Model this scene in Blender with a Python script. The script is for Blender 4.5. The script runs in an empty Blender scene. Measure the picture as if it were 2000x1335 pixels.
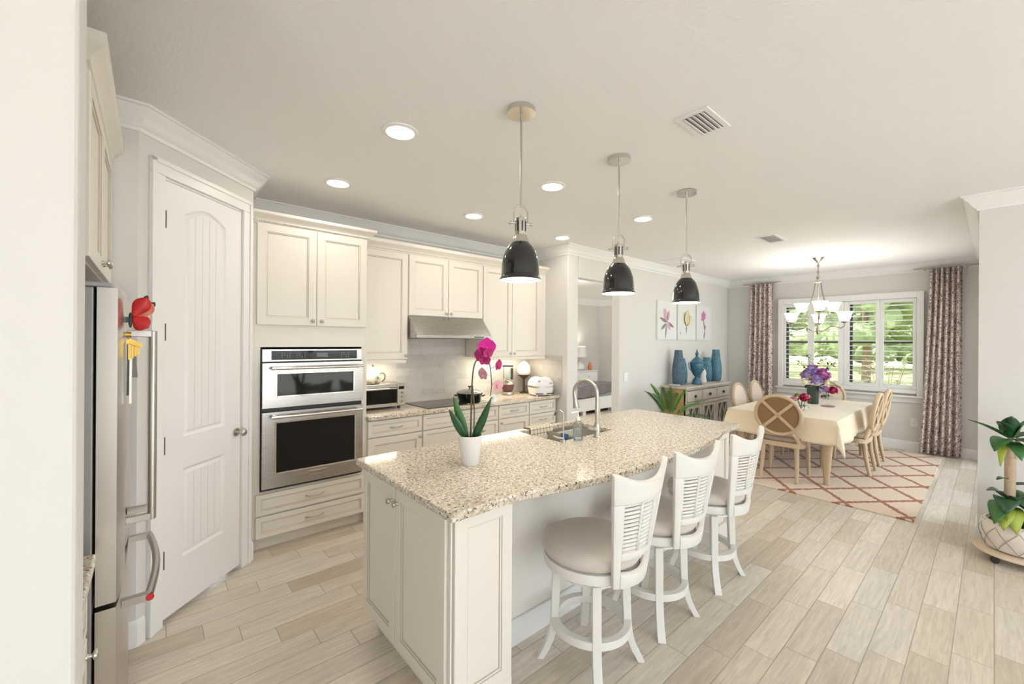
import bpy, math, random
from mathutils import Vector, Matrix
PI = math.pi
SC = bpy.context.scene
COL = SC.collection

# ------------------------------------------------------------------ camera
W_PX, H_PX = 2000, 1335
F_PX, YAW, HZ, ROLL = 813.0, math.radians(49.18), 666.3, math.radians(.385)
cam_d = bpy.data.cameras.new('camera')
cam = bpy.data.objects.new('camera', cam_d)
COL.objects.link(cam)
_fw = Vector((math.cos(YAW), math.sin(YAW), 0))
_rt = Vector((math.sin(YAW), -math.cos(YAW), 0))
_up = Vector((0, 0, 1))
_R = math.cos(ROLL) * _rt + math.sin(ROLL) * _up
_U = -math.sin(ROLL) * _rt + math.cos(ROLL) * _up
m = Matrix((( _R.x, _U.x, -_fw.x, 0), (_R.y, _U.y, -_fw.y, 0), (_R.z, _U.z, -_fw.z, 1.57), (0, 0, 0, 1)))
cam.matrix_world = m
cam_d.sensor_width = 36
cam_d.lens = F_PX / W_PX * 36
cam_d.shift_y = (HZ - H_PX / 2) / W_PX
cam_d.clip_start = .02
cam_d.clip_end = 300
SC.camera = cam

# ------------------------------------------------------------------ view, sky and sun
SC.view_settings.view_transform = 'Standard'
SC.view_settings.look = 'None'
SC.view_settings.gamma = 1
SC.view_settings.use_curve_mapping = False
SC.view_settings.exposure = 0.82
wd = bpy.data.worlds.new('sky')
SC.world = wd
wd.use_nodes = True
_n = wd.node_tree.nodes
_l = wd.node_tree.links
_n.clear()
_o = _n.new('ShaderNodeOutputWorld')
_b = _n.new('ShaderNodeBackground')
_tc = _n.new('ShaderNodeTexCoord')
_sp = _n.new('ShaderNodeSeparateXYZ')
_cr = _n.new('ShaderNodeValToRGB')
_cr.color_ramp.elements[0].position = .0
_cr.color_ramp.elements[0].color = (.88, .94, 1.0, 1)
_cr.color_ramp.elements[1].position = .8
_cr.color_ramp.elements[1].color = (.80, .90, 1.0, 1)
_l.new(_tc.outputs['Generated'], _sp.inputs[0])
_l.new(_sp.outputs['Z'], _cr.inputs[0])
_l.new(_cr.outputs[0], _b.inputs[0])
_b.inputs[1].default_value = 2.5
_l.new(_b.outputs[0], _o.inputs[0])

sun_d = bpy.data.lights.new('sun', 'SUN')
sun_d.energy = 6.5
sun_d.angle = .02
sun_d.color = (1, .95, .86)
sun = bpy.data.objects.new('sun', sun_d)
COL.objects.link(sun)
sun.rotation_euler = Vector((.45, -.25, -1)).to_track_quat('-Z', 'Y').to_euler()

LED_E, LED_W, PEND_W, CAB_W = 7.0, 1.6, 3.0, 3.0
CEIL = 2.744

# ------------------------------------------------------------------ helpers
ORG = {}


class MB:
    def __init__(s):
        s.v = []
        s.f = []
        s.mi = []

    def add(s, v, f, mi=0, M=None):
        o = len(s.v)
        s.v += [tuple(M @ Vector(p)) if M else tuple(p) for p in v]
        s.f += [tuple(i + o for i in q) for q in f]
        s.mi += [mi] * len(f)
        return s

    def box(s, x0, x1, y0, y1, z0, z1, mi=0, M=None):
        v = [(x, y, z) for z in (z0, z1) for y in (y0, y1) for x in (x0, x1)]
        return s.add(v, [(0, 2, 3, 1), (4, 5, 7, 6), (0, 1, 5, 4), (2, 6, 7, 3), (0, 4, 6, 2), (1, 3, 7, 5)], mi, M)

    def tube(s, pts, r, n=10, closed=False, mi=0, cap=True, flat=1.0, M=None):
        P = [Vector(p) for p in pts]
        k = len(P)
        rr = r if isinstance(r, (list, tuple)) else [r] * k
        T = []
        for i in range(k):
            a = P[(i - 1) % k] if (closed or i > 0) else P[i]
            b = P[(i + 1) % k] if (closed or i < k - 1) else P[i]
            T.append((b - a).normalized())
        ref = Vector((0, 0, 1)) if abs(T[0].z) < .9 else Vector((1, 0, 0))
        nv = (ref - T[0] * ref.dot(T[0])).normalized()
        v, f = [], []
        for i in range(k):
            nv = (nv - T[i] * nv.dot(T[i])).normalized()
            b = T[i].cross(nv)
            for j in range(n):
                a = 2 * PI * j / n
                v.append(P[i] + (nv * math.cos(a) + b * math.sin(a) * flat) * rr[i])
        for i in range(k if closed else k - 1):
            i2 = (i + 1) % k
            for j in range(n):
                j2 = (j + 1) % n
                f.append((i * n + j, i * n + j2, i2 * n + j2, i2 * n + j))
        if cap and not closed:
            f.append(tuple(range(n - 1, -1, -1)))
            f.append(tuple((k - 1) * n + j for j in range(n)))
        return s.add(v, f, mi, M)

    def cyl(s, p0, p1, r0, r1=None, n=20, mi=0, M=None):
        return s.tube([p0, p1], [r0, r0 if r1 is None else r1], n, mi=mi, M=M)

    def lathe(s, prof, c=(0, 0, 0), n=32, mi=0, M=None, sx=1, sy=1):
        v, f = [], []
        for r, z in prof:
            for j in range(n):
                a = 2 * PI * j / n
                v.append((c[0] + r * math.cos(a) * sx, c[1] + r * math.sin(a) * sy, c[2] + z))
        k = len(prof)
        for i in range(k - 1):
            for j in range(n):
                j2 = (j + 1) % n
                f.append((i * n + j, i * n + j2, (i + 1) * n + j2, (i + 1) * n + j))
        if prof[0][0] > 1e-5:
            f.append(tuple(range(n - 1, -1, -1)))
        if prof[-1][0] > 1e-5:
            f.append(tuple((k - 1) * n + j for j in range(n)))
        return s.add(v, f, mi, M)

    def ball(s, c, rx, ry=None, rz=None, n=16, k=10, mi=0, M=None):
        ry = rx if ry is None else ry
        rz = rx if rz is None else rz
        prof = [(max(1e-6, math.sin(PI * i / k)), -math.cos(PI * i / k)) for i in range(k + 1)]
        v, f = [], []
        for r, z in prof:
            for j in range(n):
                a = 2 * PI * j / n
                v.append((c[0] + rx * r * math.cos(a), c[1] + ry * r * math.sin(a), c[2] + rz * z))
        for i in range(k):
            for j in range(n):
                j2 = (j + 1) % n
                f.append((i * n + j, i * n + j2, (i + 1) * n + j2, (i + 1) * n + j))
        return s.add(v, f, mi, M)

    def prism(s, poly, z0, z1, mi=0, M=None):
        n = len(poly)
        v = [(p[0], p[1], z0) for p in poly] + [(p[0], p[1], z1) for p in poly]
        f = [tuple(range(n - 1, -1, -1)), tuple(range(n, 2 * n))]
        f += [(i, (i + 1) % n, n + (i + 1) % n, n + i) for i in range(n)]
        return s.add(v, f, mi, M)

    def grid(s, fn, nu, nv, mi=0, M=None, close_u=False):
        v = [fn(i / nu, j / nv) for j in range(nv + 1) for i in range(nu + (0 if close_u else 1))]
        w = nu if close_u else nu + 1
        f = []
        for j in range(nv):
            for i in range(nu):
                i2 = (i + 1) % w
                f.append((j * w + i, j * w + i2, (j + 1) * w + i2, (j + 1) * w + i))
        return s.add(v, f, mi, M)

    def rings(s, O, u, w, wd_, ht, prof, mis=None):
        """A rectangular door or drawer front: prof = [(inset, depth)], closed at the last."""
        O, u, w = Vector(O), Vector(u), Vector(w)
        z = Vector((0, 0, 1))
        v, f, mi = [], [], []
        for ins, d in prof:
            for a, b in ((ins, ins), (wd_ - ins, ins), (wd_ - ins, ht - ins), (ins, ht - ins)):
                v.append(O + u * a + z * b + w * d)
        flip = u.cross(z).dot(w) < 0
        for i in range(len(prof) - 1):
            for j in range(4):
                q = (i * 4 + j, i * 4 + (j + 1) % 4, i * 4 + 4 + (j + 1) % 4, i * 4 + 4 + j)
                f.append(q[::-1] if flip else q)
                mi.append(mis[i] if mis else 0)
        k = (len(prof) - 1) * 4
        q = (k, k + 1, k + 2, k + 3)
        f.append(q[::-1] if flip else q)
        mi.append(mis[-1] if mis else 0)
        q = (3, 2, 1, 0)
        f.append(q[::-1] if flip else q)
        mi.append(0)
        o = len(s.v)
        s.v += [tuple(p) for p in v]
        s.f += [tuple(i + o for i in q) for q in f]
        s.mi += mi
        return s

    def sweep(s, path, prof, mi=0, closed_prof=True):
        """Moulding: path = plan points with the room on the right hand; prof = [(out from wall, z)]."""
        P = [Vector((p[0], p[1])) for p in path]
        k = len(P)
        N = []
        for i in range(k):
            ds = []
            if i > 0:
                ds.append((P[i] - P[i - 1]).normalized())
            if i < k - 1:
                ds.append((P[i + 1] - P[i]).normalized())
            ns = [Vector((d.y, -d.x)) for d in ds]
            if len(ns) == 2:
                b = (ns[0] + ns[1]).normalized()
                N.append(b / max(.2, b.dot(ns[0])))
            else:
                N.append(ns[0])
        v, f = [], []
        q = len(prof)
        for i in range(k):
            for o, z in prof:
                p = P[i] + N[i] * o
                v.append((p.x, p.y, z))
        for i in range(k - 1):
            for j in range(q):
                j2 = (j + 1) % q
                f.append((i * q + j, i * q + j2, (i + 1) * q + j2, (i + 1) * q + j))
        f.append(tuple(range(q - 1, -1, -1)))
        f.append(tuple((k - 1) * q + j for j in range(q)))
        return s.add(v, f, mi)

    def leaf(s, base, d, L, wd_, droop=.3, up=(0, 0, 1), n=8, fold=.25, mi=0, tip=.9):
        d = Vector(d).normalized()
        up = Vector(up)
        side = d.cross(up)
        if side.length < 1e-3:
            side = Vector((1, 0, 0))
        side.normalize()
        nn = side.cross(d).normalized()
        base = Vector(base)
        v, f = [], []
        for i in range(n + 1):
            t = i / n
            c = base + d * L * t * (1 - .25 * droop * t) - Vector((0, 0, 1)) * (droop * L * t * t)
            w = wd_ * .5 * (math.sin(PI * min(1, t ** tip * .96 + .04))) ** .8 + .001
            v += [c - side * w + nn * w * fold, c, c + side * w + nn * w * fold]
        for i in range(n):
            a = i * 3
            f += [(a, a + 1, a + 4, a + 3), (a + 1, a + 2, a + 5, a + 4)]
        return s.add(v, f, mi)

    def build(s, name, mat, parent=None, smooth=None, bevel=0, solid=0, sub=0, segs=2, sol_off=0):
        me = bpy.data.meshes.new(name)
        o = ORG.get(parent.name, Vector((0, 0, 0))) if parent else Vector((0, 0, 0))
        me.from_pydata([(p[0] - o[0], p[1] - o[1], p[2] - o[2]) for p in s.v], [], s.f)
        mats = mat if isinstance(mat, (list, tuple)) else [mat]
        for q in mats:
            me.materials.append(q)
        if len(mats) > 1:
            me.polygons.foreach_set('material_index', s.mi)
        me.validate()
        me.update()
        if smooth:
            me.polygons.foreach_set('use_smooth', [True] * len(me.polygons))
            me.set_sharp_from_angle(angle=math.radians(smooth))
        ob = bpy.data.objects.new(name, me)
        COL.objects.link(ob)
        if parent:
            ob.parent = parent
        ORG[ob.name] = Vector(o)
        if solid:
            md = ob.modifiers.new('thickness', 'SOLIDIFY')
            md.thickness = solid
            md.offset = sol_off
        if sub:
            md = ob.modifiers.new('soft', 'SUBSURF')
            md.levels = md.render_levels = sub
        if bevel:
            md = ob.modifiers.new('edge', 'BEVEL')
            md.width = bevel
            md.segments = segs
            md.limit_method = 'ANGLE'
            md.angle_limit = math.radians(40)
        return ob


def thing(name, label, cat, loc=(0, 0, 0), rz=0, group=None):
    o = bpy.data.objects.new(name, None)
    COL.objects.link(o)
    o.location = loc
    o.rotation_euler = (0, 0, rz)
    o.empty_display_size = .1
    o['label'] = label
    o['category'] = cat
    if group:
        o['group'] = group
    ORG[o.name] = Vector(loc)
    return o


def tag(o, label, cat, group=None, kind=None):
    o['label'] = label
    o['category'] = cat
    if group:
        o['group'] = group
    if kind:
        o['kind'] = kind
    return o


def struct(o):
    o['kind'] = 'structure'
    return o


def kids(o):
    return list(CH.get(o.name, [c for c in bpy.data.objects if c.parent == o]))


CH = {}


def copy_tree(o, loc=None, rz=None, label=None, parent=None):
    c = o.copy()
    COL.objects.link(c)
    c.parent = parent
    ORG[c.name] = Vector((0, 0, 0))
    if loc is not None:
        c.location = loc
    if rz is not None:
        c.rotation_euler = (0, 0, rz)
    if label:
        c['label'] = label
    for ch in [q for q in bpy.data.objects if q.parent == o]:
        copy_tree(ch, parent=c)
    return c


def lamp(name, kind, loc, power, color=(1, .93, .84), size=.1, aim=None, parent=None, spot=None):
    d = bpy.data.lights.new(name, kind)
    d.energy = power
    d.color = color
    if kind == 'AREA':
        d.shape = 'DISK' if not isinstance(size, tuple) else 'RECTANGLE'
        if isinstance(size, tuple):
            d.size, d.size_y = size
        else:
            d.size = size
    else:
        d.shadow_soft_size = size
    if spot:
        d.spot_size = spot
        d.spot_blend = .8
    o = bpy.data.objects.new(name, d)
    COL.objects.link(o)
    if parent:
        o.parent = parent
        o.location = Vector(loc) - ORG.get(parent.name, Vector((0, 0, 0)))
    else:
        o.location = loc
    if aim:
        o.rotation_euler = Vector(aim).to_track_quat('-Z', 'Y').to_euler()
    return o


# ------------------------------------------------------------------ materials
def nodes(name):
    mt = bpy.data.materials.new(name)
    mt.use_nodes = True
    nt = mt.node_tree
    return mt, nt, nt.nodes['Principled BSDF']


def N(nt, t, **kw):
    n = nt.nodes.new('ShaderNode' + t)
    for k, v in kw.items():
        if k in n.inputs:
            n.inputs[k].default_value = v
        else:
            setattr(n, k, v)
    return n


def math_n(nt, op, a, b=None, c=None):
    n = nt.nodes.new('ShaderNodeMath')
    n.operation = op
    for i, x in enumerate((a, b, c)):
        if x is None:
            continue
        if isinstance(x, (int, float)):
            n.inputs[i].default_value = x
        else:
            nt.links.new(x, n.inputs[i])
    return n.outputs[0]


def mix_c(nt, f, a, b):
    n = nt.nodes.new('ShaderNodeMix')
    n.data_type = 'RGBA'
    for i, x in ((0, f), (6, a), (7, b)):
        if isinstance(x, (int, float)):
            n.inputs[i].default_value = x
        elif isinstance(x, tuple):
            n.inputs[i].default_value = (*x[:3], 1)
        else:
            nt.links.new(x, n.inputs[i])
    return n.outputs[2]


def plain(name, c, rough=.5, metal=0, var=.04, scale=6, bump=0, bscale=60, coat=0, spec=.5, sheen=0, stretch=None, emit=0, trans=0, alpha=1):
    mt, nt, b = nodes(name)
    tc = N(nt, 'TexCoord')
    src = tc.outputs['Object']
    if stretch:
        mp = N(nt, 'Mapping')
        mp.inputs['Scale'].default_value = stretch
        nt.links.new(src, mp.inputs[0])
        src = mp.outputs[0]
    nz = N(nt, 'TexNoise', Scale=scale, Detail=4.0)
    nt.links.new(src, nz.inputs['Vector'])
    lo = tuple(max(0, x * (1 - var)) for x in c)
    hi = tuple(min(1, x * (1 + var)) for x in c)
    nt.links.new(mix_c(nt, nz.outputs[0], lo, hi), b.inputs['Base Color'])
    b.inputs['Roughness'].default_value = rough
    b.inputs['Metallic'].default_value = metal
    b.inputs['Specular IOR Level'].default_value = spec
    b.inputs['Coat Weight'].default_value = coat
    b.inputs['Sheen Weight'].default_value = sheen
    b.inputs['Transmission Weight'].default_value = trans
    if emit:
        b.inputs['Emission Color'].default_value = (*c, 1)
        b.inputs['Emission Strength'].default_value = emit
    if bump:
        n2 = N(nt, 'TexNoise', Scale=bscale, Detail=3.0)
        nt.links.new(src, n2.inputs['Vector'])
        bp = N(nt, 'Bump', Strength=bump, Distance=.01)
        nt.links.new(n2.outputs[0], bp.inputs['Height'])
        nt.links.new(bp.outputs[0], b.inputs['Normal'])
    return mt


def emit_mat(name, c, s):
    mt, nt, b = nodes(name)
    b.inputs['Base Color'].default_value = (.9, .9, .9, 1)
    b.inputs['Emission Color'].default_value = (*c, 1)
    b.inputs['Emission Strength'].default_value = s
    return mt


def glass_mat(name, tint=(1, 1, 1), refl=.08, rough=.02):
    mt = bpy.data.materials.new(name)
    mt.use_nodes = True
    nt = mt.node_tree
    nt.nodes.clear()
    o = N(nt, 'OutputMaterial')
    t = N(nt, 'BsdfTransparent')
    t.inputs[0].default_value = (*tint, 1)
    g = N(nt, 'BsdfGlossy', Roughness=rough)
    mx = N(nt, 'MixShader')
    lw = N(nt, 'LayerWeight', Blend=.25)
    fc = math_n(nt, 'MULTIPLY_ADD', lw.outputs['Fresnel'], .6, refl * .4)
    nt.links.new(fc, mx.inputs[0])
    nt.links.new(t.outputs[0], mx.inputs[1])
    nt.links.new(g.outputs[0], mx.inputs[2])
    nt.links.new(mx.outputs[0], o.inputs[0])
    return mt


def frost_mat():
    mt = bpy.data.materials.new('frosted_lamp_glass')
    mt.use_nodes = True
    nt = mt.node_tree
    nt.nodes.clear()
    o = N(nt, 'OutputMaterial')
    t = N(nt, 'BsdfTranslucent')
    t.inputs[0].default_value = (.95, .92, .86, 1)
    d = N(nt, 'BsdfDiffuse')
    d.inputs[0].default_value = (.9, .88, .84, 1)
    e = N(nt, 'Emission', Strength=.35)
    e.inputs[0].default_value = (1, .96, .88, 1)
    m1 = N(nt, 'MixShader', Fac=.35)
    ad = N(nt, 'AddShader')
    nt.links.new(t.outputs[0], m1.inputs[1])
    nt.links.new(d.outputs[0], m1.inputs[2])
    nt.links.new(m1.outputs[0], ad.inputs[0])
    nt.links.new(e.outputs[0], ad.inputs[1])
    nt.links.new(ad.outputs[0], o.inputs[0])
    return mt


def granite_mat():
    mt, nt, b = nodes('speckled_granite')
    tc = N(nt, 'TexCoord')
    o = tc.outputs['Object']

    def nz(s, d=2.0, off=0):
        mp = N(nt, 'Mapping')
        mp.inputs['Location'].default_value = (off, off * .7, off * .3)
        nt.links.new(o, mp.inputs[0])
        n = N(nt, 'TexNoise', Scale=s, Detail=d, Roughness=.6)
        nt.links.new(mp.outputs[0], n.inputs['Vector'])
        return n.outputs[0]

    def step(x, a, w=.02):
        n = N(nt, 'MapRange')
        n.inputs[1].default_value = a - w
        n.inputs[2].default_value = a + w
        nt.links.new(x, n.inputs[0])
        return n.outputs[0]
    base = mix_c(nt, step(nz(42, 2, 1), .5, .12), (.74, .67, .55), (.57, .48, .36))
    c = mix_c(nt, step(nz(75, 2, 3), .585, .02), base, (.87, .83, .75))
    c = mix_c(nt, step(nz(70, 2, 7), .605, .02), c, (.40, .32, .23))
    c = mix_c(nt, step(nz(78, 2, 12), .62, .015), c, (.07, .055, .045))
    c = mix_c(nt, step(nz(68, 2, 21), .66, .02), c, (.34, .32, .30))
    nt.links.new(c, b.inputs['Base Color'])
    b.inputs['Roughness'].default_value = .1
    return mt


def floor_mat():
    mt, nt, b = nodes('wood_look_tile')
    tc = N(nt, 'TexCoord')
    sp = N(nt, 'SeparateXYZ')
    nt.links.new(tc.outputs['Object'], sp.inputs[0])
    x, y = sp.outputs[0], sp.outputs[1]
    PW, PL = .1425, .606
    v = math_n(nt, 'DIVIDE', math_n(nt, 'SUBTRACT', y, .277), PW)
    row = math_n(nt, 'FLOOR', v)
    u = math_n(nt, 'DIVIDE', math_n(nt, 'ADD', math_n(nt, 'SUBTRACT', x, 2.79), math_n(nt, 'MULTIPLY', row, PL / 4)), PL)
    cell = math_n(nt, 'FLOOR', u)
    fu = math_n(nt, 'FRACT', u)
    fv = math_n(nt, 'FRACT', v)
    du = math_n(nt, 'MULTIPLY', math_n(nt, 'MINIMUM', fu, math_n(nt, 'SUBTRACT', 1.0, fu)), PL)
    dv = math_n(nt, 'MULTIPLY', math_n(nt, 'MINIMUM', fv, math_n(nt, 'SUBTRACT', 1.0, fv)), PW)
    dmin = math_n(nt, 'MINIMUM', du, dv)
    gr = math_n(nt, 'LESS_THAN', dmin, .0021)
    cm = N(nt, 'CombineXYZ')
    nt.links.new(row, cm.inputs[0])
    nt.links.new(cell, cm.inputs[1])
    wn = N(nt, 'TexWhiteNoise')
    nt.links.new(cm.outputs[0], wn.inputs['Vector'])
    # grain
    c2 = N(nt, 'CombineXYZ')
    nt.links.new(math_n(nt, 'MULTIPLY', x, 1.6), c2.inputs[0])
    nt.links.new(math_n(nt, 'MULTIPLY', y, 22.0), c2.inputs[1])
    nt.links.new(math_n(nt, 'MULTIPLY', wn.outputs[0], 37.0), c2.inputs[2])
    g = N(nt, 'TexNoise', Scale=2.2, Detail=6.0, Roughness=.65, Distortion=1.2)
    nt.links.new(c2.outputs[0], g.inputs['Vector'])
    rp = N(nt, 'ValToRGB')
    e = rp.color_ramp.elements
    e[0].position = .0
    e[0].color = (.61, .525, .415, 1)
    e[1].position = 1
    e[1].color = (.82, .735, .615, 1)
    q = e.new(.35)
    q.color = (.71, .625, .51, 1)
    q = e.new(.65)
    q.color = (.74, .67, .585, 1)
    nt.links.new(wn.outputs[0], rp.inputs[0])
    gm = N(nt, 'MapRange')
    gm.inputs[1].default_value = .3
    gm.inputs[2].default_value = .7
    gm.inputs[3].default_value = .80
    gm.inputs[4].default_value = 1.14
    nt.links.new(g.outputs[0], gm.inputs[0])
    vm = N(nt, 'VectorMath')
    vm.operation = 'SCALE'
    nt.links.new(rp.outputs[0], vm.inputs[0])
    nt.links.new(gm.outputs[0], vm.inputs['Scale'])
    col = mix_c(nt, gr, vm.outputs[0], (.42, .365, .295))
    nt.links.new(col, b.inputs['Base Color'])
    b.inputs['Roughness'].default_value = .32
    bp = N(nt, 'Bump', Strength=.35, Distance=.002)
    nt.links.new(math_n(nt, 'MINIMUM', math_n(nt, 'MULTIPLY', dmin, 250.0), 1.0), bp.inputs['Height'])
    nt.links.new(bp.outputs[0], b.inputs['Normal'])
    return mt


def rug_mat():
    mt, nt, b = nodes('trellis_rug')
    tc = N(nt, 'TexCoord')
    nz = N(nt, 'TexNoise', Scale=16.0, Detail=2.0)
    nt.links.new(tc.outputs['Object'], nz.inputs['Vector'])
    sp = N(nt, 'SeparateXYZ')
    nt.links.new(tc.outputs['Object'], sp.inputs[0])
    u = math_n(nt, 'DIVIDE', math_n(nt, 'SUBTRACT', sp.outputs[0], 5.15), .62)
    v = math_n(nt, 'DIVIDE', math_n(nt, 'SUBTRACT', sp.outputs[1], .49), .465)
    wob = math_n(nt, 'MULTIPLY', math_n(nt, 'SUBTRACT', nz.outputs[0], .5), .10)

    def line(s):
        f = math_n(nt, 'FRACT', math_n(nt, 'ADD', s, 100.5))
        return math_n(nt, 'ABSOLUTE', math_n(nt, 'SUBTRACT', f, .5))
    a = line(math_n(nt, 'ADD', math_n(nt, 'ADD', u, v), wob))
    c = line(math_n(nt, 'ADD', math_n(nt, 'SUBTRACT', u, v), wob))
    # knotted zig-zag steps along each line
    k = math_n(nt, 'MULTIPLY', math_n(nt, 'ABSOLUTE', math_n(nt, 'SINE', math_n(nt, 'MULTIPLY', u, 40.0))), .022)
    d = math_n(nt, 'MINIMUM', a, c)
    ln = math_n(nt, 'LESS_THAN', d, math_n(nt, 'ADD', k, .044))
    n2 = N(nt, 'TexNoise', Scale=90.0, Detail=3.0)
    nt.links.new(tc.outputs['Object'], n2.inputs['Vector'])
    base = mix_c(nt, n2.outputs[0], (.64, .50, .36), (.80, .66, .51))
    oc = mix_c(nt, n2.outputs[0], (.26, .07, .028), (.42, .135, .05))
    nt.links.new(mix_c(nt, ln, base, oc), b.inputs['Base Color'])
    b.inputs['Roughness'].default_value = .95
    b.inputs['Sheen Weight'].default_value = .2
    bp = N(nt, 'Bump', Strength=.5, Distance=.006)
    nt.links.new(n2.outputs[0], bp.inputs['Height'])
    nt.links.new(bp.outputs[0], b.inputs['Normal'])
    return mt


def damask_mat():
    mt, nt, b = nodes('damask_curtain')
    tc = N(nt, 'TexCoord')
    nz = N(nt, 'TexNoise', Scale=24.0, Detail=1.5, Roughness=.5, Distortion=2.0)
    nt.links.new(tc.outputs['Object'], nz.inputs['Vector'])
    mr = N(nt, 'MapRange')
    mr.inputs[1].default_value = .455
    mr.inputs[2].default_value = .49
    nt.links.new(nz.outputs[0], mr.inputs[0])
    nt.links.new(mix_c(nt, mr.outputs[0], (.30, .175, .165), (.76, .68, .63)), b.inputs['Base Color'])
    b.inputs['Roughness'].default_value = .8
    return mt


def tile_mat():
    mt, nt, b = nodes('marble_subway_tile')
    tc = N(nt, 'TexCoord')
    sp = N(nt, 'SeparateXYZ')
    nt.links.new(tc.outputs['Object'], sp.inputs[0])
    cm = N(nt, 'CombineXYZ')
    nt.links.new(math_n(nt, 'ADD', sp.outputs[0], sp.outputs[1]), cm.inputs[0])
    nt.links.new(sp.outputs[2], cm.inputs[1])
    br = N(nt, 'TexBrick')
    br.inputs['Scale'].default_value = 1
    br.inputs['Brick Width'].default_value = .30
    br.inputs['Row Height'].default_value = .075
    br.inputs['Mortar Size'].default_value = .0022
    br.inputs['Color1'].default_value = (.44, .42, .39, 1)
    br.inputs['Color2'].default_value = (.56, .54, .50, 1)
    br.inputs['Mortar'].default_value = (.52, .50, .46, 1)
    nt.links.new(cm.outputs[0], br.inputs[0])
    nz = N(nt, 'TexNoise', Scale=11.0, Detail=5.0, Distortion=1.0)
    nt.links.new(tc.outputs['Object'], nz.inputs['Vector'])
    nt.links.new(mix_c(nt, math_n(nt, 'MULTIPLY', nz.outputs[0], .36), br.outputs[0], (.88, .86, .83)), b.inputs['Base Color'])
    b.inputs['Roughness'].default_value = .18
    bp = N(nt, 'Bump', Strength=.4, Distance=.002)
    nt.links.new(math_n(nt, 'SUBTRACT', 1.0, br.outputs['Fac']), bp.inputs['Height'])
    nt.links.new(bp.outputs[0], b.inputs['Normal'])
    return mt


def steel_mat(name='brushed_steel', c=(.47, .45, .425), rough=.27, stretch=(2, 2, 160)):
    mt, nt, b = nodes(name)
    tc = N(nt, 'TexCoord')
    mp = N(nt, 'Mapping')
    mp.inputs['Scale'].default_value = stretch
    nt.links.new(tc.outputs['Object'], mp.inputs[0])
    nz = N(nt, 'TexNoise', Scale=3.0, Detail=3.0)
    nt.links.new(mp.outputs[0], nz.inputs['Vector'])
    b.inputs['Base Color'].default_value = (*c, 1)
    b.inputs['Metallic'].default_value = 1
    nt.links.new(math_n(nt, 'MULTIPLY_ADD', nz.outputs[0], .05, rough - .025), b.inputs['Roughness'])
    return mt


def textured_vase(name, c1, c2, scale, rough=.35, kind='vor'):
    mt, nt, b = nodes(name)
    tc = N(nt, 'TexCoord')
    t = N(nt, 'TexVoronoi', Scale=scale)
    nt.links.new(tc.outputs['Object'], t.inputs['Vector'])
    nt.links.new(mix_c(nt, math_n(nt, 'MINIMUM', math_n(nt, 'MULTIPLY', t.outputs[0], 1.5), 1.0), c1, c2), b.inputs['Base Color'])
    b.inputs['Roughness'].default_value = rough
    bp = N(nt, 'Bump', Strength=.8, Distance=.012)
    nt.links.new(t.outputs[0], bp.inputs['Height'])
    nt.links.new(bp.outputs[0], b.inputs['Normal'])
    return mt


def grid_towel():
    mt, nt, b = nodes('windowpane_towel')
    tc = N(nt, 'TexCoord')
    sp = N(nt, 'SeparateXYZ')
    nt.links.new(tc.outputs['Object'], sp.inputs[0])

    def ln(s):
        return math_n(nt, 'LESS_THAN', math_n(nt, 'FRACT', math_n(nt, 'DIVIDE', s, .034)), .12)
    g = math_n(nt, 'MAXIMUM', ln(sp.outputs[0]), ln(math_n(nt, 'ADD', sp.outputs[2], math_n(nt, 'MULTIPLY', sp.outputs[1], 1.0))))
    nt.links.new(mix_c(nt, g, (.82, .75, .58), (.13, .12, .10)), b.inputs['Base Color'])
    b.inputs['Roughness'].default_value = .9
    return mt


def hob_mat():
    return plain('black_ceramic_glass', (.03, .03, .03), .08, spec=.8)


M = {}
M['wall'] = plain('wall_paint', (.76, .745, .715), .7, var=.012, scale=2, bump=.08, bscale=220)
M['ceil'] = plain('ceiling_paint', (.92, .92, .915), .85, var=.012, scale=3, bump=.22, bscale=55)
M['trim'] = plain('white_trim', (.90, .895, .885), .35, var=.01)
M['cab'] = plain('cream_cabinet', (.83, .785, .71), .38, var=.015, scale=3)
M['glaze'] = plain('cabinet_glaze', (.52, .45, .36), .5, var=.05)
M['door'] = plain('white_door', (.90, .89, .885), .38, var=.01)
M['groove'] = plain('door_groove', (.74, .73, .72), .5, var=.02)
M['granite'] = granite_mat()
M['floor'] = floor_mat()
M['steel'] = steel_mat()
M['steelv'] = steel_mat('brushed_steel_upright', (.58, .54, .49), .30, (140, 140, 2))
M['nickel'] = steel_mat('satin_nickel', (.56, .53, .48), .30, (3, 3, 3))
M['bronzenickel'] = steel_mat('aged_nickel', (.36, .33, .28), .32, (3, 3, 3))
M['chrome'] = steel_mat('polished_nickel', (.66, .63, .59), .15, (3, 3, 3))
M['darksteel'] = plain('dark_grey_metal', (.16, .155, .15), .45, .6)
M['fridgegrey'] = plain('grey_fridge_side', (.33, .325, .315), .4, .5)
M['satin'] = steel_mat('satin_steel', (.50, .475, .44), .30, (4, 4, 4))
M['blackglass'] = plain('black_glass', (.010, .010, .010), .06, spec=.3)
M['black'] = plain('black_plastic', (.025, .025, .025), .4)
M['hob'] = hob_mat()
M['enamel'] = plain('black_enamel', (.012, .012, .013), .12, coat=.6)
M['whiteglow'] = plain('white_shade_inside', (.92, .90, .86), .5)
M['tile'] = tile_mat()
M['rug'] = rug_mat()
M['curtain'] = damask_mat()
M['stoolwhite'] = plain('white_painted_wood', (.80, .785, .74), .35, var=.02)
M['stoolfab'] = plain('taupe_upholstery', (.64, .58, .52), .9, var=.08, scale=120, bump=.15, bscale=400, sheen=.2)
M['oak'] = plain('washed_oak', (.56, .42, .27), .5, var=.16, scale=9, stretch=(1, 1, .15))
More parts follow.
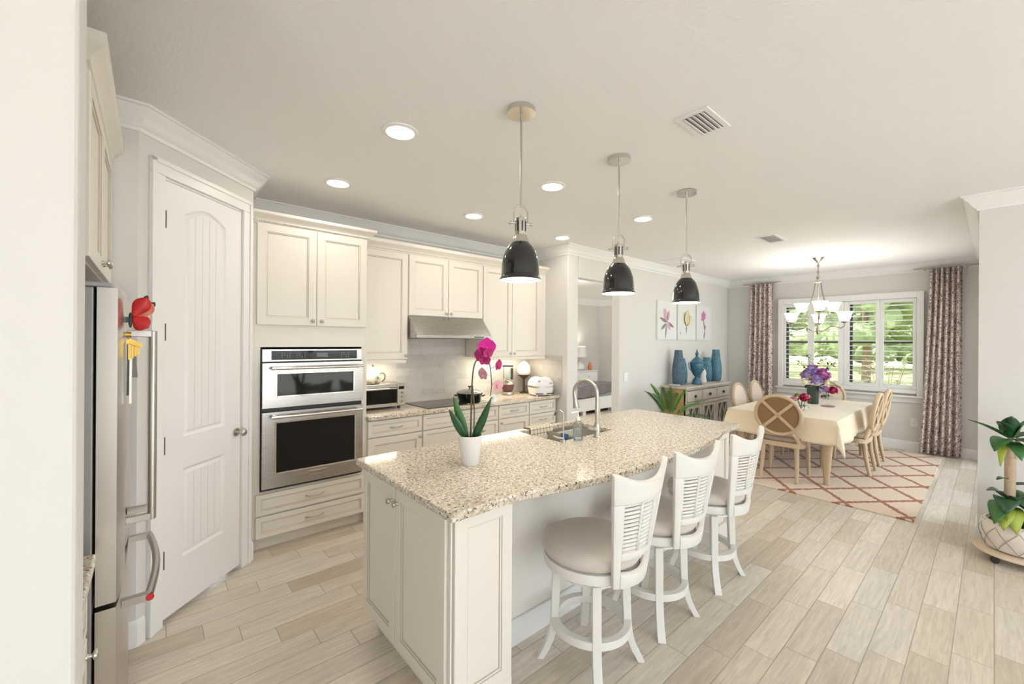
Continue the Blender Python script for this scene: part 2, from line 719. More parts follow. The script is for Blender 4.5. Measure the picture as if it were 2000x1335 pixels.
M['oakdark'] = plain('weathered_oak', (.44, .35, .26), .55, var=.2, scale=9, stretch=(1, 1, .15))
M['brownfab'] = plain('brown_linen', (.27, .155, .075), .9, var=.1, scale=80)
M['creamfab'] = plain('cream_linen', (.74, .64, .54), .9, var=.06, scale=80)
M['leather'] = plain('taupe_seat', (.33, .255, .19), .55, var=.08)
M['cloth'] = plain('cream_tablecloth', (.84, .71, .52), .42, var=.03, scale=8, sheen=.3, spec=.6)
M['glass'] = glass_mat('window_glass')
M['clear'] = glass_mat('clear_glass', (.95, .98, .97), .15)
M['bronze'] = plain('dark_window_frame', (.06, .065, .075), .4)
M['shutter'] = plain('shutter_white', (.88, .875, .86), .4, var=.01)
M['leaf'] = plain('green_leaf', (.045, .16, .035), .35, var=.5, scale=7)
M['leafdark'] = plain('dark_green_leaf', (.02, .085, .028), .3, var=.5, scale=9)
M['leafmid'] = plain('palm_frond_green', (.13, .33, .06), .45, var=.4, scale=9)
M['leafyellow'] = plain('yellowing_leaf', (.35, .42, .05), .4, var=.4, scale=9)
M['stem'] = plain('brown_stem', (.13, .10, .05), .5)
M['bark'] = plain('tan_cane', (.50, .38, .26), .8, var=.2, scale=30, bump=.4, bscale=40)
M['magenta'] = plain('magenta_petal', (.62, .01, .28), .5, var=.25, scale=40)
M['magdark'] = plain('deep_magenta_petal', (.38, .01, .13), .5, var=.3, scale=40)
M['pinkpetal'] = plain('pale_pink_petal', (.75, .38, .45), .5, var=.25, scale=40)
M['purple'] = plain('lilac_petal', (.42, .30, .58), .6, var=.3, scale=60, bump=.5, bscale=90)
M['orchidpurple'] = plain('purple_pink_petal', (.52, .16, .44), .6, var=.4, scale=50, bump=.5, bscale=90)
M['creampetal'] = plain('cream_petal', (.82, .76, .50), .6, var=.1)
M['crimson'] = plain('crimson_petal', (.42, .008, .06), .5, var=.4, scale=40, bump=.4, bscale=60)
M['potwhite'] = plain('white_ceramic', (.86, .85, .83), .25, var=.02)
M['soil'] = plain('dark_soil', (.03, .022, .015), .95, var=.4, scale=60)
M['teal'] = textured_vase('teal_scale_vase', (.03, .11, .165), (.10, .25, .33), 46)
M['tealdark'] = textured_vase('slate_blue_vase', (.03, .065, .10), (.09, .16, .22), 50)
M['urn'] = plain('blue_green_urn', (.045, .16, .25), .25, var=.6, scale=26)
M['vasegrey'] = plain('dark_green_glass_vase', (.05, .075, .06), .2, var=.15)
M['dresser'] = plain('distressed_cream', (.60, .545, .47), .55, var=.15, scale=14)
M['dresserwood'] = plain('honey_wood', (.50, .31, .12), .5, var=.25, scale=8, stretch=(1, 1, .2))
M['mirror'] = plain('smoky_mirror', (.30, .28, .26), .15, .9)
M['board'] = plain('canvas_white', (.80, .81, .81), .6, var=.03, scale=5)
M['grey'] = plain('grey_blanket', (.22, .205, .22), .95, var=.3, scale=20, bump=.4, bscale=50)
M['sheet'] = plain('pale_lilac_sheet', (.62, .60, .64), .9, var=.05)
M['shadelamp'] = plain('white_lampshade', (.86, .85, .82), .7, var=.02)
M['orange'] = plain('orange_glass', (.70, .22, .08), .3)
M['red'] = plain('red_wing', (.62, .02, .02), .4, var=.4, scale=40)
M['redpale'] = plain('salmon_wing', (.72, .22, .16), .4, var=.4, scale=40)
M['brass'] = plain('brass_keys', (.65, .42, .10), .35, .8)
M['frost'] = frost_mat()
M['blue'] = plain('blue_bristle', (.02, .12, .30), .5)
M['soap'] = glass_mat('clear_soap', (.90, .94, .97), .25)
M['board2'] = plain('bamboo_rim', (.72, .58, .42), .5, var=.1)
M['potpattern'] = plain('pale_basket_pot', (.76, .68, .60), .6, var=.06)
M['potline'] = plain('grey_pot_lines', (.30, .28, .26), .6)
M['whitepl'] = plain('white_plastic', (.87, .86, .85), .3, var=.01)
M['greypl'] = plain('grey_plastic', (.42, .42, .43), .4)
M['maroon'] = plain('maroon_plastic', (.14, .05, .055), .35)
M['lawn'] = plain('lawn_grass', (.30, .31, .11), .95, var=.35, scale=3)
M['tree'] = plain('tree_foliage', (.15, .21, .09), .9, var=.6, scale=3, bump=.6, bscale=6)
M['tree2'] = plain('pale_foliage', (.22, .29, .14), .9, var=.5, scale=4, bump=.6, bscale=6)
M['trunk'] = plain('tree_trunk', (.20, .14, .09), .9, var=.3)
M['bounce_patio'] = plain('bounce_paving', (.74, .71, .66), .85, var=.1)  # unseen paving, kept pale to throw sun up onto the ceiling
M['led'] = emit_mat('led_disc', (1, .96, .90), LED_E)
M['bulb'] = emit_mat('pendant_bulb', (1, .95, .88), 14)
M['ledbar'] = emit_mat('under_cabinet_led', (1, .90, .74), 6)
M['display'] = plain('oven_display', (.10, .11, .13), .2)

# ------------------------------------------------------------------ room shell
XW, YB, YK, XK = 8.49, 4.09, 3.385, 3.815     # window wall, kitchen back wall, picture wall, alcove side wall
DX, DY = -.058, 2.862                         # left end of the diagonal pantry wall
EX, EY = .54, 3.46                            # right end of the diagonal pantry wall
struct(MB().box(-3.2, 5.08, -4.2, -.04, -.12, 0).box(-3.2, 9.25, -.04, 7.35, -.12, 0).box(9.25, 9.75, YK, 7.35, -.12, 0).build('floor', M['floor']))
struct(MB().box(-3.2, 5.08, -4.2, -.04, CEIL, CEIL + .15).box(-3.2, 9.25, -.04, 7.47, CEIL, CEIL + .15).box(9.25, 9.75, YK, 7.47, CEIL, CEIL + .15).build('ceiling', M['ceil']))
struct(MB().box(-.90, -.78, 1.31, 3.1, 0, CEIL).build('wall_left', M['wall']))
struct(MB().box(-3.2, -.112, 1.18, 1.31, 0, CEIL).build('wall_stub', M['wall'], bevel=.012, segs=3))
struct(MB().box(-.78, DX, DY, DY + .10, 0, CEIL).build('wall_fridge', M['wall']))
# diagonal wall with the pantry doorway cut out of it
U_D = Vector((1, 1, 0)).normalized()
W_D = Vector((1, -1, 0)).normalized()
MD = Matrix(((U_D.x, -W_D.x, 0, DX), (U_D.y, -W_D.y, 0, DY), (0, 0, 1, 0), (0, 0, 0, 1)))   # local x along wall, y into wall
dw = MB()
dw.box(0, .137, 0, .10, 0, CEIL, M=MD)
dw.box(.733, .846, 0, .10, 0, CEIL, M=MD)
dw.box(.137, .733, 0, .10, 2.455, CEIL, M=MD)
struct(dw.build('wall_pantry', M['wall']))
struct(MB().box(EX - .10, EX, EY, YB, 0, CEIL).build('wall_return', M['wall']))
struct(MB().box(EX - .10, XK + .12, YB, YB + .12, 0, CEIL).build('wall_back', M['wall']))
b = MB()
b.box(XK, 4.01, YK, YB, 0, CEIL)
struct(b.build('wall_alcove', M['wall'], bevel=.01, segs=3))
b = MB()
b.box(4.01, 4.88, YK, YK + .12, 2.372, CEIL)
b.box(4.88, XW + .14, YK, YK + .12, 0, CEIL)
struct(b.build('wall_pictures', M['wall']))
# window wall with two window openings in one framed hole
WY0, WY1, WZ0, WZ1 = .735, 2.44, .90, 2.25
b = MB()
b.box(XW, XW + .14, -.04, WY0, 0, CEIL)
b.box(XW, XW + .14, WY1, YK, 0, CEIL)
b.box(XW, XW + .14, WY0, WY1, 0, WZ0)
b.box(XW, XW + .14, WY0, WY1, WZ1, CEIL)
struct(b.build('wall_window', M['wall']))
b = MB()
b.box(4.96, 5.35, -.04, .08, 0, CEIL)
b.box(8.20, XW, -.04, .08, 0, CEIL)
b.box(5.35, 8.20, -.04, .08, 2.40, CEIL)
struct(b.build('wall_right', M['wall']))
sd_ = thing('added_door', 'unseen sliding glass door added for daylight round the corner from the dining table', 'door', (6.9, .02, 0))
sd_['kind'] = 'structure'  # out-of-view glass door added so daylight reaches the dining area
b = MB()
for x0, x1 in ((5.351, 5.42), (6.74, 6.82), (8.13, 8.199)):
    b.box(x0, x1, -.02, .04, .001, 2.399)
b.box(5.42, 6.74, -.02, .04, 2.33, 2.399)
b.box(6.82, 8.13, -.02, .04, 2.33, 2.399)
b.box(5.42, 6.74, -.02, .04, .001, .06)
b.box(6.82, 8.13, -.02, .04, .001, .06)
b.build('door_frame', M['bronze'], sd_)
b = MB()
b.box(5.42, 6.74, .005, .011, .06, 2.33)
b.box(6.82, 8.13, .005, .011, .06, 2.33)
b.build('door_pane', M['glass'], sd_)
struct(MB().box(4.96, 5.08, -4.2, -.04, 0, CEIL).build('wall_living', M['wall']))
# bedroom beyond the doorway
struct(MB().box(3.9, 9.75, 7.35, 7.47, 0, CEIL).build('wall_bedroom_back', M['wall']))
struct(MB().box(9.63, 9.75, YK + .12, 7.35, 0, CEIL).build('wall_bedroom_right', M['wall']))
struct(MB().box(3.85, 3.97, YB + .12, 7.35, 0, CEIL).build('wall_bedroom_left', M['wall']))
b = MB()
b.box(-3.2, -3.08, -4.2, -3.8, 0, CEIL)
b.box(-3.2, -3.08, -1.7, 1.18, 0, CEIL)
b.box(-3.2, -3.08, -3.8, -1.7, 2.6, CEIL)  # head over an opening added in this unseen wall for side daylight
struct(b.build('wall_far_left', M['wall']))
b = MB()
b.box(-3.08, .1, -4.2, -4.08, 0, CEIL)
b.box(4.3, 4.96, -4.2, -4.08, 0, CEIL)
b.box(.1, 4.3, -4.2, -4.08, 2.62, CEIL)  # spans the wide opening added behind the camera to admit daylight
struct(b.build('wall_rear', M['wall']))

# mouldings
CP = [(0, CEIL), (0, CEIL - .115), (.012, CEIL - .115), (.016, CEIL - .098), (.030, CEIL - .090), (.044, CEIL - .070), (.058, CEIL - .045), (.078, CEIL - .028), (.086, CEIL - .014), (.098, CEIL - .012), (.098, CEIL)]
b = MB()
b.sweep([(-.78, DY), (DX, DY), (EX, EY), (EX, YB), (XK, YB), (XK, YK), (XW, YK), (XW, .08), (4.96, .08), (4.96, -4.0)], CP)
struct(b.build('trim_1', M['trim'], smooth=35))
BBP = [(0, 0), (0, .135), (.006, .135), (.012, .118), (.014, .11), (.014, 0)]
b = MB()
b.sweep([(-.35, DY), (DX, DY), (DX + .028, DY + .028)], BBP)
b.sweep([(EX - .03, EY - .03), (EX, EY), (EX, EY + .09)], BBP)
b.sweep([(XK, YB - .6), (XK, YK), (4.01, YK)], BBP)
b.sweep([(4.88, YK), (XW, YK), (XW, .08), (8.22, .08)], BBP)
b.sweep([(5.33, .08), (4.96, .08), (4.96, -4.0)], BBP)
struct(b.build('baseboard_room', M['trim'], smooth=30))
b = MB()
b.sweep([(3.97, 7.35), (9.63, 7.35), (9.63, YK + .12)], [(0, CEIL), (0, CEIL - .16), (.02, CEIL - .16), (.09, CEIL - .03), (.11, CEIL)])
struct(b.build('trim_2', M['trim'], smooth=30))
# pantry casing
CASP = .018
b = MB()
for s0, s1 in ((.055, .137), (.733, .815)):
    b.box(s0, s1, -CASP, 0, 0, 2.455, M=MD)
    b.box(s0 + (.0 if s0 < .3 else .055), s1 - (.055 if s0 < .3 else 0), -CASP - .007, -CASP, 0, 2.535, M=MD)
b.box(.055, .815, -CASP, 0, 2.455, 2.537, M=MD)
b.box(.055, .815, -CASP - .007, -CASP, 2.51, 2.537, M=MD)
struct(b.build('trim_3', M['trim'], bevel=.004))

# pantry door: one leaf with an arched and a square plank panel
def arch(s0, s1, z0, z1, rise, n=14):
    pts = [(s0, z0), (s1, z0)]
    for i in range(n + 1):
        t = i / n
        x = s1 + (s0 - s1) * t
        pts.append((x, z1 + rise * math.sin(PI * t)))
    return pts


def inset_poly(p, d):
    cx = sum(q[0] for q in p) / len(p)
    k = len(p)
    out = []
    for i in range(k):
        a, c, e = Vector(p[i - 1]), Vector(p[i]), Vector(p[(i + 1) % k])
        d1, d2 = (c - a).normalized(), (e - c).normalized()
        n1, n2 = Vector((-d1.y, d1.x)), Vector((-d2.y, d2.x))
        bs = (n1 + n2).normalized()
        out.append(tuple(c + bs * d / max(.4, bs.dot(n1))))
    return out


dr = thing('door_1', 'white pantry door with an arched plank panel over a square one', 'door', (DX, DY, 0))
dr['kind'] = 'structure'
b = MB()
S0, S1, Z0, Z1 = .140, .730, .028, 2.44
DYF = .001      # door face flush with the wall
outer = [(S0, Z0), (S1, Z0), (S1, Z1), (S0, Z1)]
up_p = arch(.278, .592, 1.008, 2.29, .062)
lo_p = [(.278, .315), (.592, .315), (.592, .825), (.278, .825)]


def lay(p, y):
    return [(q[0], y, q[1]) for q in p]


def strip(bm, p, y0, q, y1, mi=0):
    n = len(p)
    bm.add(lay(p, y0) + lay(q, y1), [(i, (i + 1) % n, n + (i + 1) % n, n + i) for i in range(n)], mi, MD)


# face with two holes: strips built from rectangles around the panels
for x0, x1, z0, z1 in ((S0, .278, Z0, Z1), (.592, S1, Z0, Z1), (.278, .592, Z0, .315), (.278, .592, .825, 1.008)):
    b.add([(x0, DYF, z0), (x1, DYF, z0), (x1, DYF, z1), (x0, DYF, z1)], [(0, 1, 2, 3)], 0, MD)
tp = up_p[2:]
b.add([(q[0], DYF, q[1]) for q in tp] + [(q[0], DYF, Z1) for q in tp], [(i + 1, i, len(tp) + i, len(tp) + i + 1) for i in range(len(tp) - 1)], 0, MD)
for p in (up_p, lo_p):
    p2, p3, p4 = inset_poly(p, .010), inset_poly(p, .018), inset_poly(p, .034)
    strip(b, p, DYF, p2, DYF + .010)
    strip(b, p2, DYF + .010, p3, DYF + .013)
    strip(b, p3, DYF + .013, p4, DYF + .003)
    b.add(lay(p4, DYF + .003), [tuple(range(len(p4)))], 0, MD)
b.box(S0, S1, DYF + .0135, DYF + .035, Z0, Z1, M=MD)
leaf_d = b.build('door_leaf', M['door'], dr)
b = MB()
for k in range(1, 5):
    x = .304 + (.566 - .304) * k / 5
    t = (x - .592) / (.278 - .592)
    b.box(x - .0016, x + .0016, DYF + .0022, DYF + .0045, 1.045, 2.25 + .062 * math.sin(PI * t), M=MD)
    b.box(x - .0016, x + .0016, DYF + .0022, DYF + .0045, .352, .788, M=MD)
b.build('plank_groove', M['groove'], dr)
for z in (2.225, 1.608, .985, .357):
    b = MB()
    b.box(.1385, .160, DYF - .003, DYF - .0002, z - .045, z + .045, M=MD)
    b.cyl(MD @ Vector((.1455, DYF - .0075, z - .047)), MD @ Vector((.1455, DYF - .0075, z + .047)), .007, n=10)
    b.build('hinge', M['darksteel'], dr)
b = MB()
kc = MD @ Vector((.690, DYF, .945))
kd = W_D
b.cyl(kc, kc + kd * .008, .027, n=24)
b.cyl(kc + kd * .008, kc + kd * .04, .009, n=14)
MK = Matrix.Translation(kc + kd * .055) @ kd.to_track_quat('Z', 'Y').to_matrix().to_4x4()
b.ball((0, 0, 0), .026, .026, .019, 18, 10, M=MK)
b.build('door_knob', M['nickel'], dr, smooth=40)
b = MB()
b.box(.137, .140, 0, .10, 0, 2.455, M=MD)
b.box(.730, .733, 0, .10, 0, 2.455, M=MD)
b.box(.137, .733, 0, .10, 2.4425, 2.455, M=MD)
b.build('door_jamb', M['trim'], dr)
struct(MB().box(.0, .846, .30, .32, 0, CEIL, M=MD).build('wall_pantry_inside', M['wall']))

# ------------------------------------------------------------------ window
wn = thing('window_1', 'pair of windows with dark frames behind white shutters', 'window', (XW, 1.58, 1.6))
wn['kind'] = 'structure'
b = MB()
X0, X1 = XW + .09, XW + .13
for y0, y1 in ((WY0, 1.545), (1.615, WY1)):
    b.box(X0, X1, y0, y0 + .05, WZ0, WZ1)
    b.box(X0, X1, y1 - .05, y1, WZ0, WZ1)
    b.box(X0, X1, y0, y1, WZ0, WZ0 + .05)
    b.box(X0, X1, y0, y1, WZ1 - .05, WZ1)
    b.box(X0 - .02, X1, y0, y1, 1.578, 1.625)
b.build('window_frame', M['bronze'], wn)
b = MB()
for y0, y1 in ((WY0 + .04, 1.505), (1.655, WY1 - .04)):
    b.box(XW + .108, XW + .112, y0, y1, WZ0 + .04, 1.585)
    b.box(XW + .108, XW + .112, y0, y1, 1.60, WZ1 - .04)
b.build('window_pane', M['glass'], wn)
MB().box(XW + .005, XW + .14, 1.545, 1.615, WZ0, WZ1).build('mullion', M['trim'], wn)
b = MB()
for y0, y1, z0, z1 in ((.66, .735, .81, 2.345), (2.44, 2.515, .81, 2.345), (.735, 2.44, 2.25, 2.345), (.735, 2.44, .84, .90)):
    b.box(XW - .05, XW, y0, y1, z0, z1)
    b.box(XW - .062, XW - .05, y0 if y0 < 1 and z1 - z0 > 1 else y0 + .0, y1, z0, z1)
struct(b.build('trim_4', M['shutter'], bevel=.006))
b = MB()
b.box(XW - .075, XW, .62, 2.555, .785, .81)
b.box(XW - .02, XW, .64, 2.535, .70, .785)
struct(b.build('trim_5', M['trim'], bevel=.005))
PAN = [(1.98, 2.435, 'first'), (1.60, 1.975, 'second'), (1.155, 1.575, 'third'), (.74, 1.15, 'fourth')]
PLAB = ['white slatted shutter panel beside the narrower, further curtain', 'white slatted shutter panel behind the chandelier and bouquet',
        'white slatted shutter panel just right of the middle post', 'white slatted shutter panel beside the wide near curtain']
OPEN = [(2.075, 2.40), (1.66, 1.99), (1.195, 1.515), (.78, 1.10)]
EDG = [(1.992, 2.438), (1.588, 1.988), (1.15, 1.585), (.737, 1.146)]
for (y0, y1), (e0, e1), lb in zip(OPEN, EDG, PLAB):
    t = thing('shutter_panel', lb, 'shutter', (XW - .02, (e0 + e1) / 2, .92))
    b = MB()
    xa, xb = XW - .036, XW - .008
    b.box(xa, xb, e0, y0, .902, 2.248)
    b.box(xa, xb, y1, e1, .902, 2.248)
    b.box(xa, xb, y0, y1, .902, .955)
    b.box(xa, xb, y0, y1, 2.195, 2.248)
    b.build('shutter_frame', M['shutter'], t, bevel=.003)
    b = MB()
    n = 16
    for k in range(n):
        z = .955 + (k + .5) * (2.195 - .955) / n
        MM = Matrix.Translation((XW - .022, 0, z)) @ Matrix.Rotation(math.radians(4), 4, 'Y')
        b.box(-.036, .036, y0 + .002, y1 - .002, -.005, .005, M=MM)
    b.build('louver_rack', M['shutter'], t, bevel=.003)

# outdoors
tag(MB().box(8.9, 60, -40, 45, -.2, -.12).build('lawn', M['lawn']), 'sunlit yellow-green lawn seen through the shutters', 'lawn', kind='stuff')
tag(MB().box(-3.2, 5.08, -20, -4.2, -.2, -.12).box(-14, -3.2, -20, 3, -.2, -.12).box(5.08, 8.9, -20, -.04, -.2, -.12).build('bounce_patio', M['bounce_patio']), 'unseen pale terrace added outside the openings to bounce light indoors', 'bounce_patio')  # terrace added out of view as a bounce surface
rnd = random.Random(4)
hg = MB()
for k in range(90):
    y = -22 + k * .62
    hg.ball((38 + rnd.uniform(-.6, .6), y, rnd.uniform(.9, 2.0)), rnd.uniform(.9, 1.3), None, rnd.uniform(.7, .95), 10, 7)
tag(hg.build('hedge', M['tree2'], smooth=60), 'long pale green hedge closing the far edge of the lawn', 'hedge')


def tree(x, y, h, r, lab, mt):
    t = thing('garden_tree', lab, 'tree', (x, y, -.115), group=None)
    MB().tube([(x, y, -.115), (x, y, 0), (x + .1, y, h * .35), (x, y + .1, h * .7)], [.16, .16, .12, .06], 10).build('tree_trunk', M['trunk'], t, smooth=60)
    b = MB()
    for k in range(26):
        a, e = rnd.uniform(0, 2 * PI), rnd.uniform(-.8, 1)
        q = rnd.uniform(.35, .95) * r
        b.ball((x + q * math.cos(a) * (1 - .3 * abs(e)), y + q * math.sin(a) * (1 - .3 * abs(e)), h * .62 + e * h * .36), r * rnd.uniform(.22, .42), None, r * rnd.uniform(.2, .36), 10, 7)
    for k in range(420):
        a, e = rnd.uniform(0, 2 * PI), rnd.uniform(-1, 1)
        q = r * rnd.uniform(.75, 1.25)
        p = Vector((x + q * math.cos(a) * (1 - .3 * abs(e)), y + q * math.sin(a) * (1 - .3 * abs(e)), h * .62 + e * h * .42))
        b.leaf(p, (rnd.uniform(-1, 1), rnd.uniform(-1, 1), rnd.uniform(-.6, .6)), .38, .2, .2, n=2)
    b.build('tree_crown', mt, t)


tree(22, 3.4, 5.2, 1.9, 'green tree on the lawn behind the two middle shutter panels', M['tree2'])
tree(25, 8.6, 5.6, 2.4, 'green tree on the lawn furthest from the near curtain', M['tree'])
tree(21, -1.0, 4.8, 1.8, 'green tree on the lawn behind the panel beside the near curtain', M['tree2'])
tree(33, 5.0, 7.0, 3.4, 'tall tree on the lawn standing behind the others', M['tree'])
b = MB()
for k in range(150):
    a = rnd.uniform(0, 2 * PI)
    p = Vector((11.6 + rnd.gauss(0, .22), 1.45 + rnd.gauss(0, .25), rnd.uniform(.35, 1.25)))
    b.leaf(p, (math.cos(a), math.sin(a), rnd.uniform(.1, .9)), .16, .05, .3, n=3)
sh = thing('garden_shrub', 'leafy shrub just outside the shutter panel by the near curtain', 'shrub', (11.6, 1.45, -.12))
b.build('shrub_foliage', M['tree2'], sh)
b = MB()
for k in range(7):
    a = k * .9
    b.tube([(11.6, 1.45, -.11), (11.6 + .12 * math.cos(a), 1.45 + .12 * math.sin(a), .5), (11.6 + .28 * math.cos(a), 1.45 + .28 * math.sin(a), 1.1)], .008, 6)
b.build('shrub_stem', M['trunk'], sh)

# ------------------------------------------------------------------ cabinet parts
DP = [(0, 0), (0, .019), (.003, .021), (.058, .021), (.0605, .017), (.066, .016), (.070, .011)]
DM = [0, 0, 0, 1, 0, 1, 0]
DPS = [(0, 0), (0, .019), (.003, .021), (.034, .021), (.0365, .017), (.041, .016), (.044, .012)]
CABM = None


def knob(c, w, parent, r=.0145):
    c, w = Vector(c), Vector(w)
    MM = Matrix.Translation(c) @ w.to_track_quat('Z', 'Y').to_matrix().to_4x4()
    b = MB().lathe([(.009, 0), (.009, .003), (.0055, .006), (.0055, .014), (r, .018), (r, .023), (r * .7, .028), (1e-6, .029)], n=16, M=MM)
    return b.build('knob', M['nickel'], parent, smooth=50)


def pull(c, u, w, parent, L=.11):
    c, u, w = Vector(c), Vector(u), Vector(w)
    pts = []
    for i in range(13):
        t = i / 12 * 2 - 1
        pts.append(c + u * (t * L / 2) + w * (.028 * (1 - abs(t) ** 3.5)))
    b = MB().tube(pts, [.0048 + .002 * abs(i / 6 - 1) for i in range(13)], 8, flat=1)
    return b.build('drawer_pull', M['nickel'], parent, smooth=60)


def front(name, O, u, w, wd_, ht, parent, small=False):
    return MB().rings(O, u, w, wd_, ht, DPS if small else DP, DM).build(name, [M['cab'], M['glaze']], parent)


UX, NF = (1, 0, 0), (0, -1, 0)
YF = 3.551      # carcass front of the base run; fronts stand .021 proud

# tall oven cabinet
oc = thing('oven_cabinet', 'tall cream cabinet housing the built-in ovens beside the pantry door', 'cabinet', (.975, 3.8, 0))
b = MB()
b.box(.546, .566, YF, 4.085, .10, 2.44)
b.box(1.385, 1.405, YF, 4.085, 0, 2.44)
b.box(.566, 1.385, YF, 4.085, 1.515, 2.44)
b.box(.566, 1.385, YF, 4.085, .10, .438)
b.box(.566, 1.385, 4.06, 4.085, .438, 1.515)
b.box(.566, .606, YF, YF + .02, .438, 1.515)
b.box(1.360, 1.385, YF, YF + .02, .438, 1.515)
b.build('carcass', M['cab'], oc, bevel=.0015)
MB().box(.546, 1.385, 3.60, 3.62, 0, .10).build('toe_kick', M['cab'], oc)
d = front('door', (.578, YF, 1.682), UX, NF, .410, .752, oc)
knob((.958, YF - .021, 1.72), NF, d)
d = front('door', (.992, YF, 1.682), UX, NF, .402, .752, oc)
knob((1.026, YF - .021, 1.72), NF, d)
for z0, h in ((.268, .155), (.10, .155)):
    d = front('drawer', (.578, YF, z0), UX, NF, .812, h, oc, True)
    pull((.985, YF - .0215, z0 + h / 2), UX, NF, d, .13)
# rope crown on the cabinet
def cab_crown(path, z, parent, h=.085, pr=.062):
    P = [(0, z), (.008, z), (.012, z + .014), (.022, z + .018), (.026, z + .03), (.03, z + .034), (.05, z + .055), (.058, z + .06), (pr, z + .066), (pr, z + h), (0, z + h)]
    return MB().sweep(path, P).build('cornice', M['cab'], parent, smooth=30)


def rope(p0, p1, r, parent):
    p0, p1 = Vector(p0), Vector(p1)
    L = (p1 - p0).length
    n = int(L / .012)
    b = MB()
    for i in range(n):
        c = p0.lerp(p1, (i + .5) / n)
        dv = (p1 - p0).normalized()
        MM = Matrix.Translation(c) @ dv.to_track_quat('X', 'Z').to_matrix().to_4x4() @ Matrix.Rotation(.6, 4, 'Z')
        b.ball((0, 0, 0), .0058, r * 1.3, r, 6, 4, M=MM)
    return b.build('rope_moulding', M['cab'], parent, smooth=60)


cab_crown([(.5465, YF), (1.405, YF), (1.405, 3.695)], 2.432, oc)
rope((.55, YF - .024, 2.449), (1.42, YF - .024, 2.449), .007, oc)

# double wall oven
ov = thing('wall_oven', 'stainless double wall oven with a microwave above, set in the tall cabinet', 'oven', (.985, 3.55, .45))
OF = 3.548
MB().box(.610, 1.356, OF - .002, 4.03, .447, 1.50).build('oven_body', M['black'], ov)
cp = MB().box(.612, 1.356, OF - .022, OF - .003, 1.405, 1.499).build('control_panel', M['steel'], ov, bevel=.003)
MB().box(.673, 1.310, OF - .0255, OF - .022, 1.418, 1.487).build('control_glass', M['blackglass'], cp)
b = MB()
for k in range(5):
    for j in range(3):
        for x0 in (.74, .845, 1.18):
            if (k + j * 2) % 5 != 1 and k < 4:
                b.box(x0 + k * .018, x0 + k * .018 + .008, OF - .0262, OF - .0255, 1.435 + j * .015, 1.438 + j * .015)
b.build('key_marks', plain('pale_key_mark', (.4, .4, .42), .5), cp)
MB().box(.99, 1.075, OF - .0263, OF - .0255, 1.437, 1.467).build('clock_display', M['display'], cp)


def oven_door(x0, x1, z0, z1, wx0, wx1, wz0, wz1, hz):
    b = MB()
    yf, yb = OF - .045, OF - .004
    for a in ((x0, wx0, z0, z1), (wx1, x1, z0, z1), (wx0, wx1, z0, wz0), (wx0, wx1, wz1, z1)):
        b.box(a[0], a[1], yf, yb, a[2], a[3])
    d = b.build('oven_door', M['steel'], ov)
    MB().box(wx0 - .001, wx1 + .001, yf + .004, yb - .01, wz0 - .001, wz1 + .001).build('door_window', M['blackglass'], d)
    b = MB()
    for a in ((wx0 - .012, wx0, wz0 - .012, wz1 + .012), (wx1, wx1 + .012, wz0 - .012, wz1 + .012), (wx0, wx1, wz0 - .012, wz0), (wx0, wx1, wz1, wz1 + .012)):
        b.box(a[0], a[1], yf - .004, yf, a[2], a[3])
    b.build('window_trim', M['chrome'], d, bevel=.002)
    b = MB()
    b.tube([(x0 + .05, yf - .055, hz), (x1 - .02, yf - .055, hz)], .0115, 14)
    for x in (x0 + .075, x1 - .045):
        b.box(x - .011, x + .011, yf - .055, yf, hz - .016, hz + .010)
    b.build('door_handle', M['chrome'], d, smooth=40)
    return d


md = oven_door(.612, 1.356, 1.062, 1.395, .708, 1.274, 1.150, 1.312, 1.358)
MB().box(.612, 1.356, OF - .012, OF - .003, 1.032, 1.062).build('vent_gap', M['black'], ov)
od = oven_door(.612, 1.356, .465, 1.03, .705, 1.287, .575, .945, .998)
MB().box(.612, 1.356, OF - .02, OF - .003, .449, .463).build('vent_gap', M['black'], ov)
MB().box(.935, 1.066, OF - .049, OF - .0452, .515, .548).build('badge', M['nickel'], od, bevel=.002)
tx = bpy.data.curves.new('badge_lettering', 'FONT')
tx.body = 'KitchenAid'
tx.size = .026
tx.align_x = 'CENTER'
tx.align_y = 'CENTER'
tx.extrude = .0006
to = bpy.data.objects.new('badge_lettering', tx)
COL.objects.link(to)
dg = bpy.context.evaluated_depsgraph_get()
tm = bpy.data.meshes.new_from_object(to.evaluated_get(dg))
bpy.data.objects.remove(to)
tmo = bpy.data.objects.new('badge_lettering', tm)
tm.materials.clear()
tm.materials.append(M['darksteel'])
COL.objects.link(tmo)
tmo.parent = od
tmo.matrix_local = Matrix.Translation(Vector((1.0005, OF - .0495, .5315)) - ORG[ov.name]) @ Matrix.Rotation(PI / 2, 4, 'X')

# wall cabinets: fronts at y=3.74
YU = 3.761


def wall_cab(lab, x0, x1, z0, z1, doors, knobs, extra=None):
    t = thing('upper_cabinet', lab, 'cabinet', ((x0 + x1) / 2, 3.92, z0))
    MB().box(x0, x1, YU, 4.075, z0, z1).build('carcass', M['cab'], t, bevel=.0015)
    for (a, c), (kx, kz) in zip(doors, knobs):
        d = front('door', (a, YU, z0 + .006), UX, NF, c - a, z1 - z0 - .012, t)
        knob((kx, YU - .021, kz), NF, d)
    return t


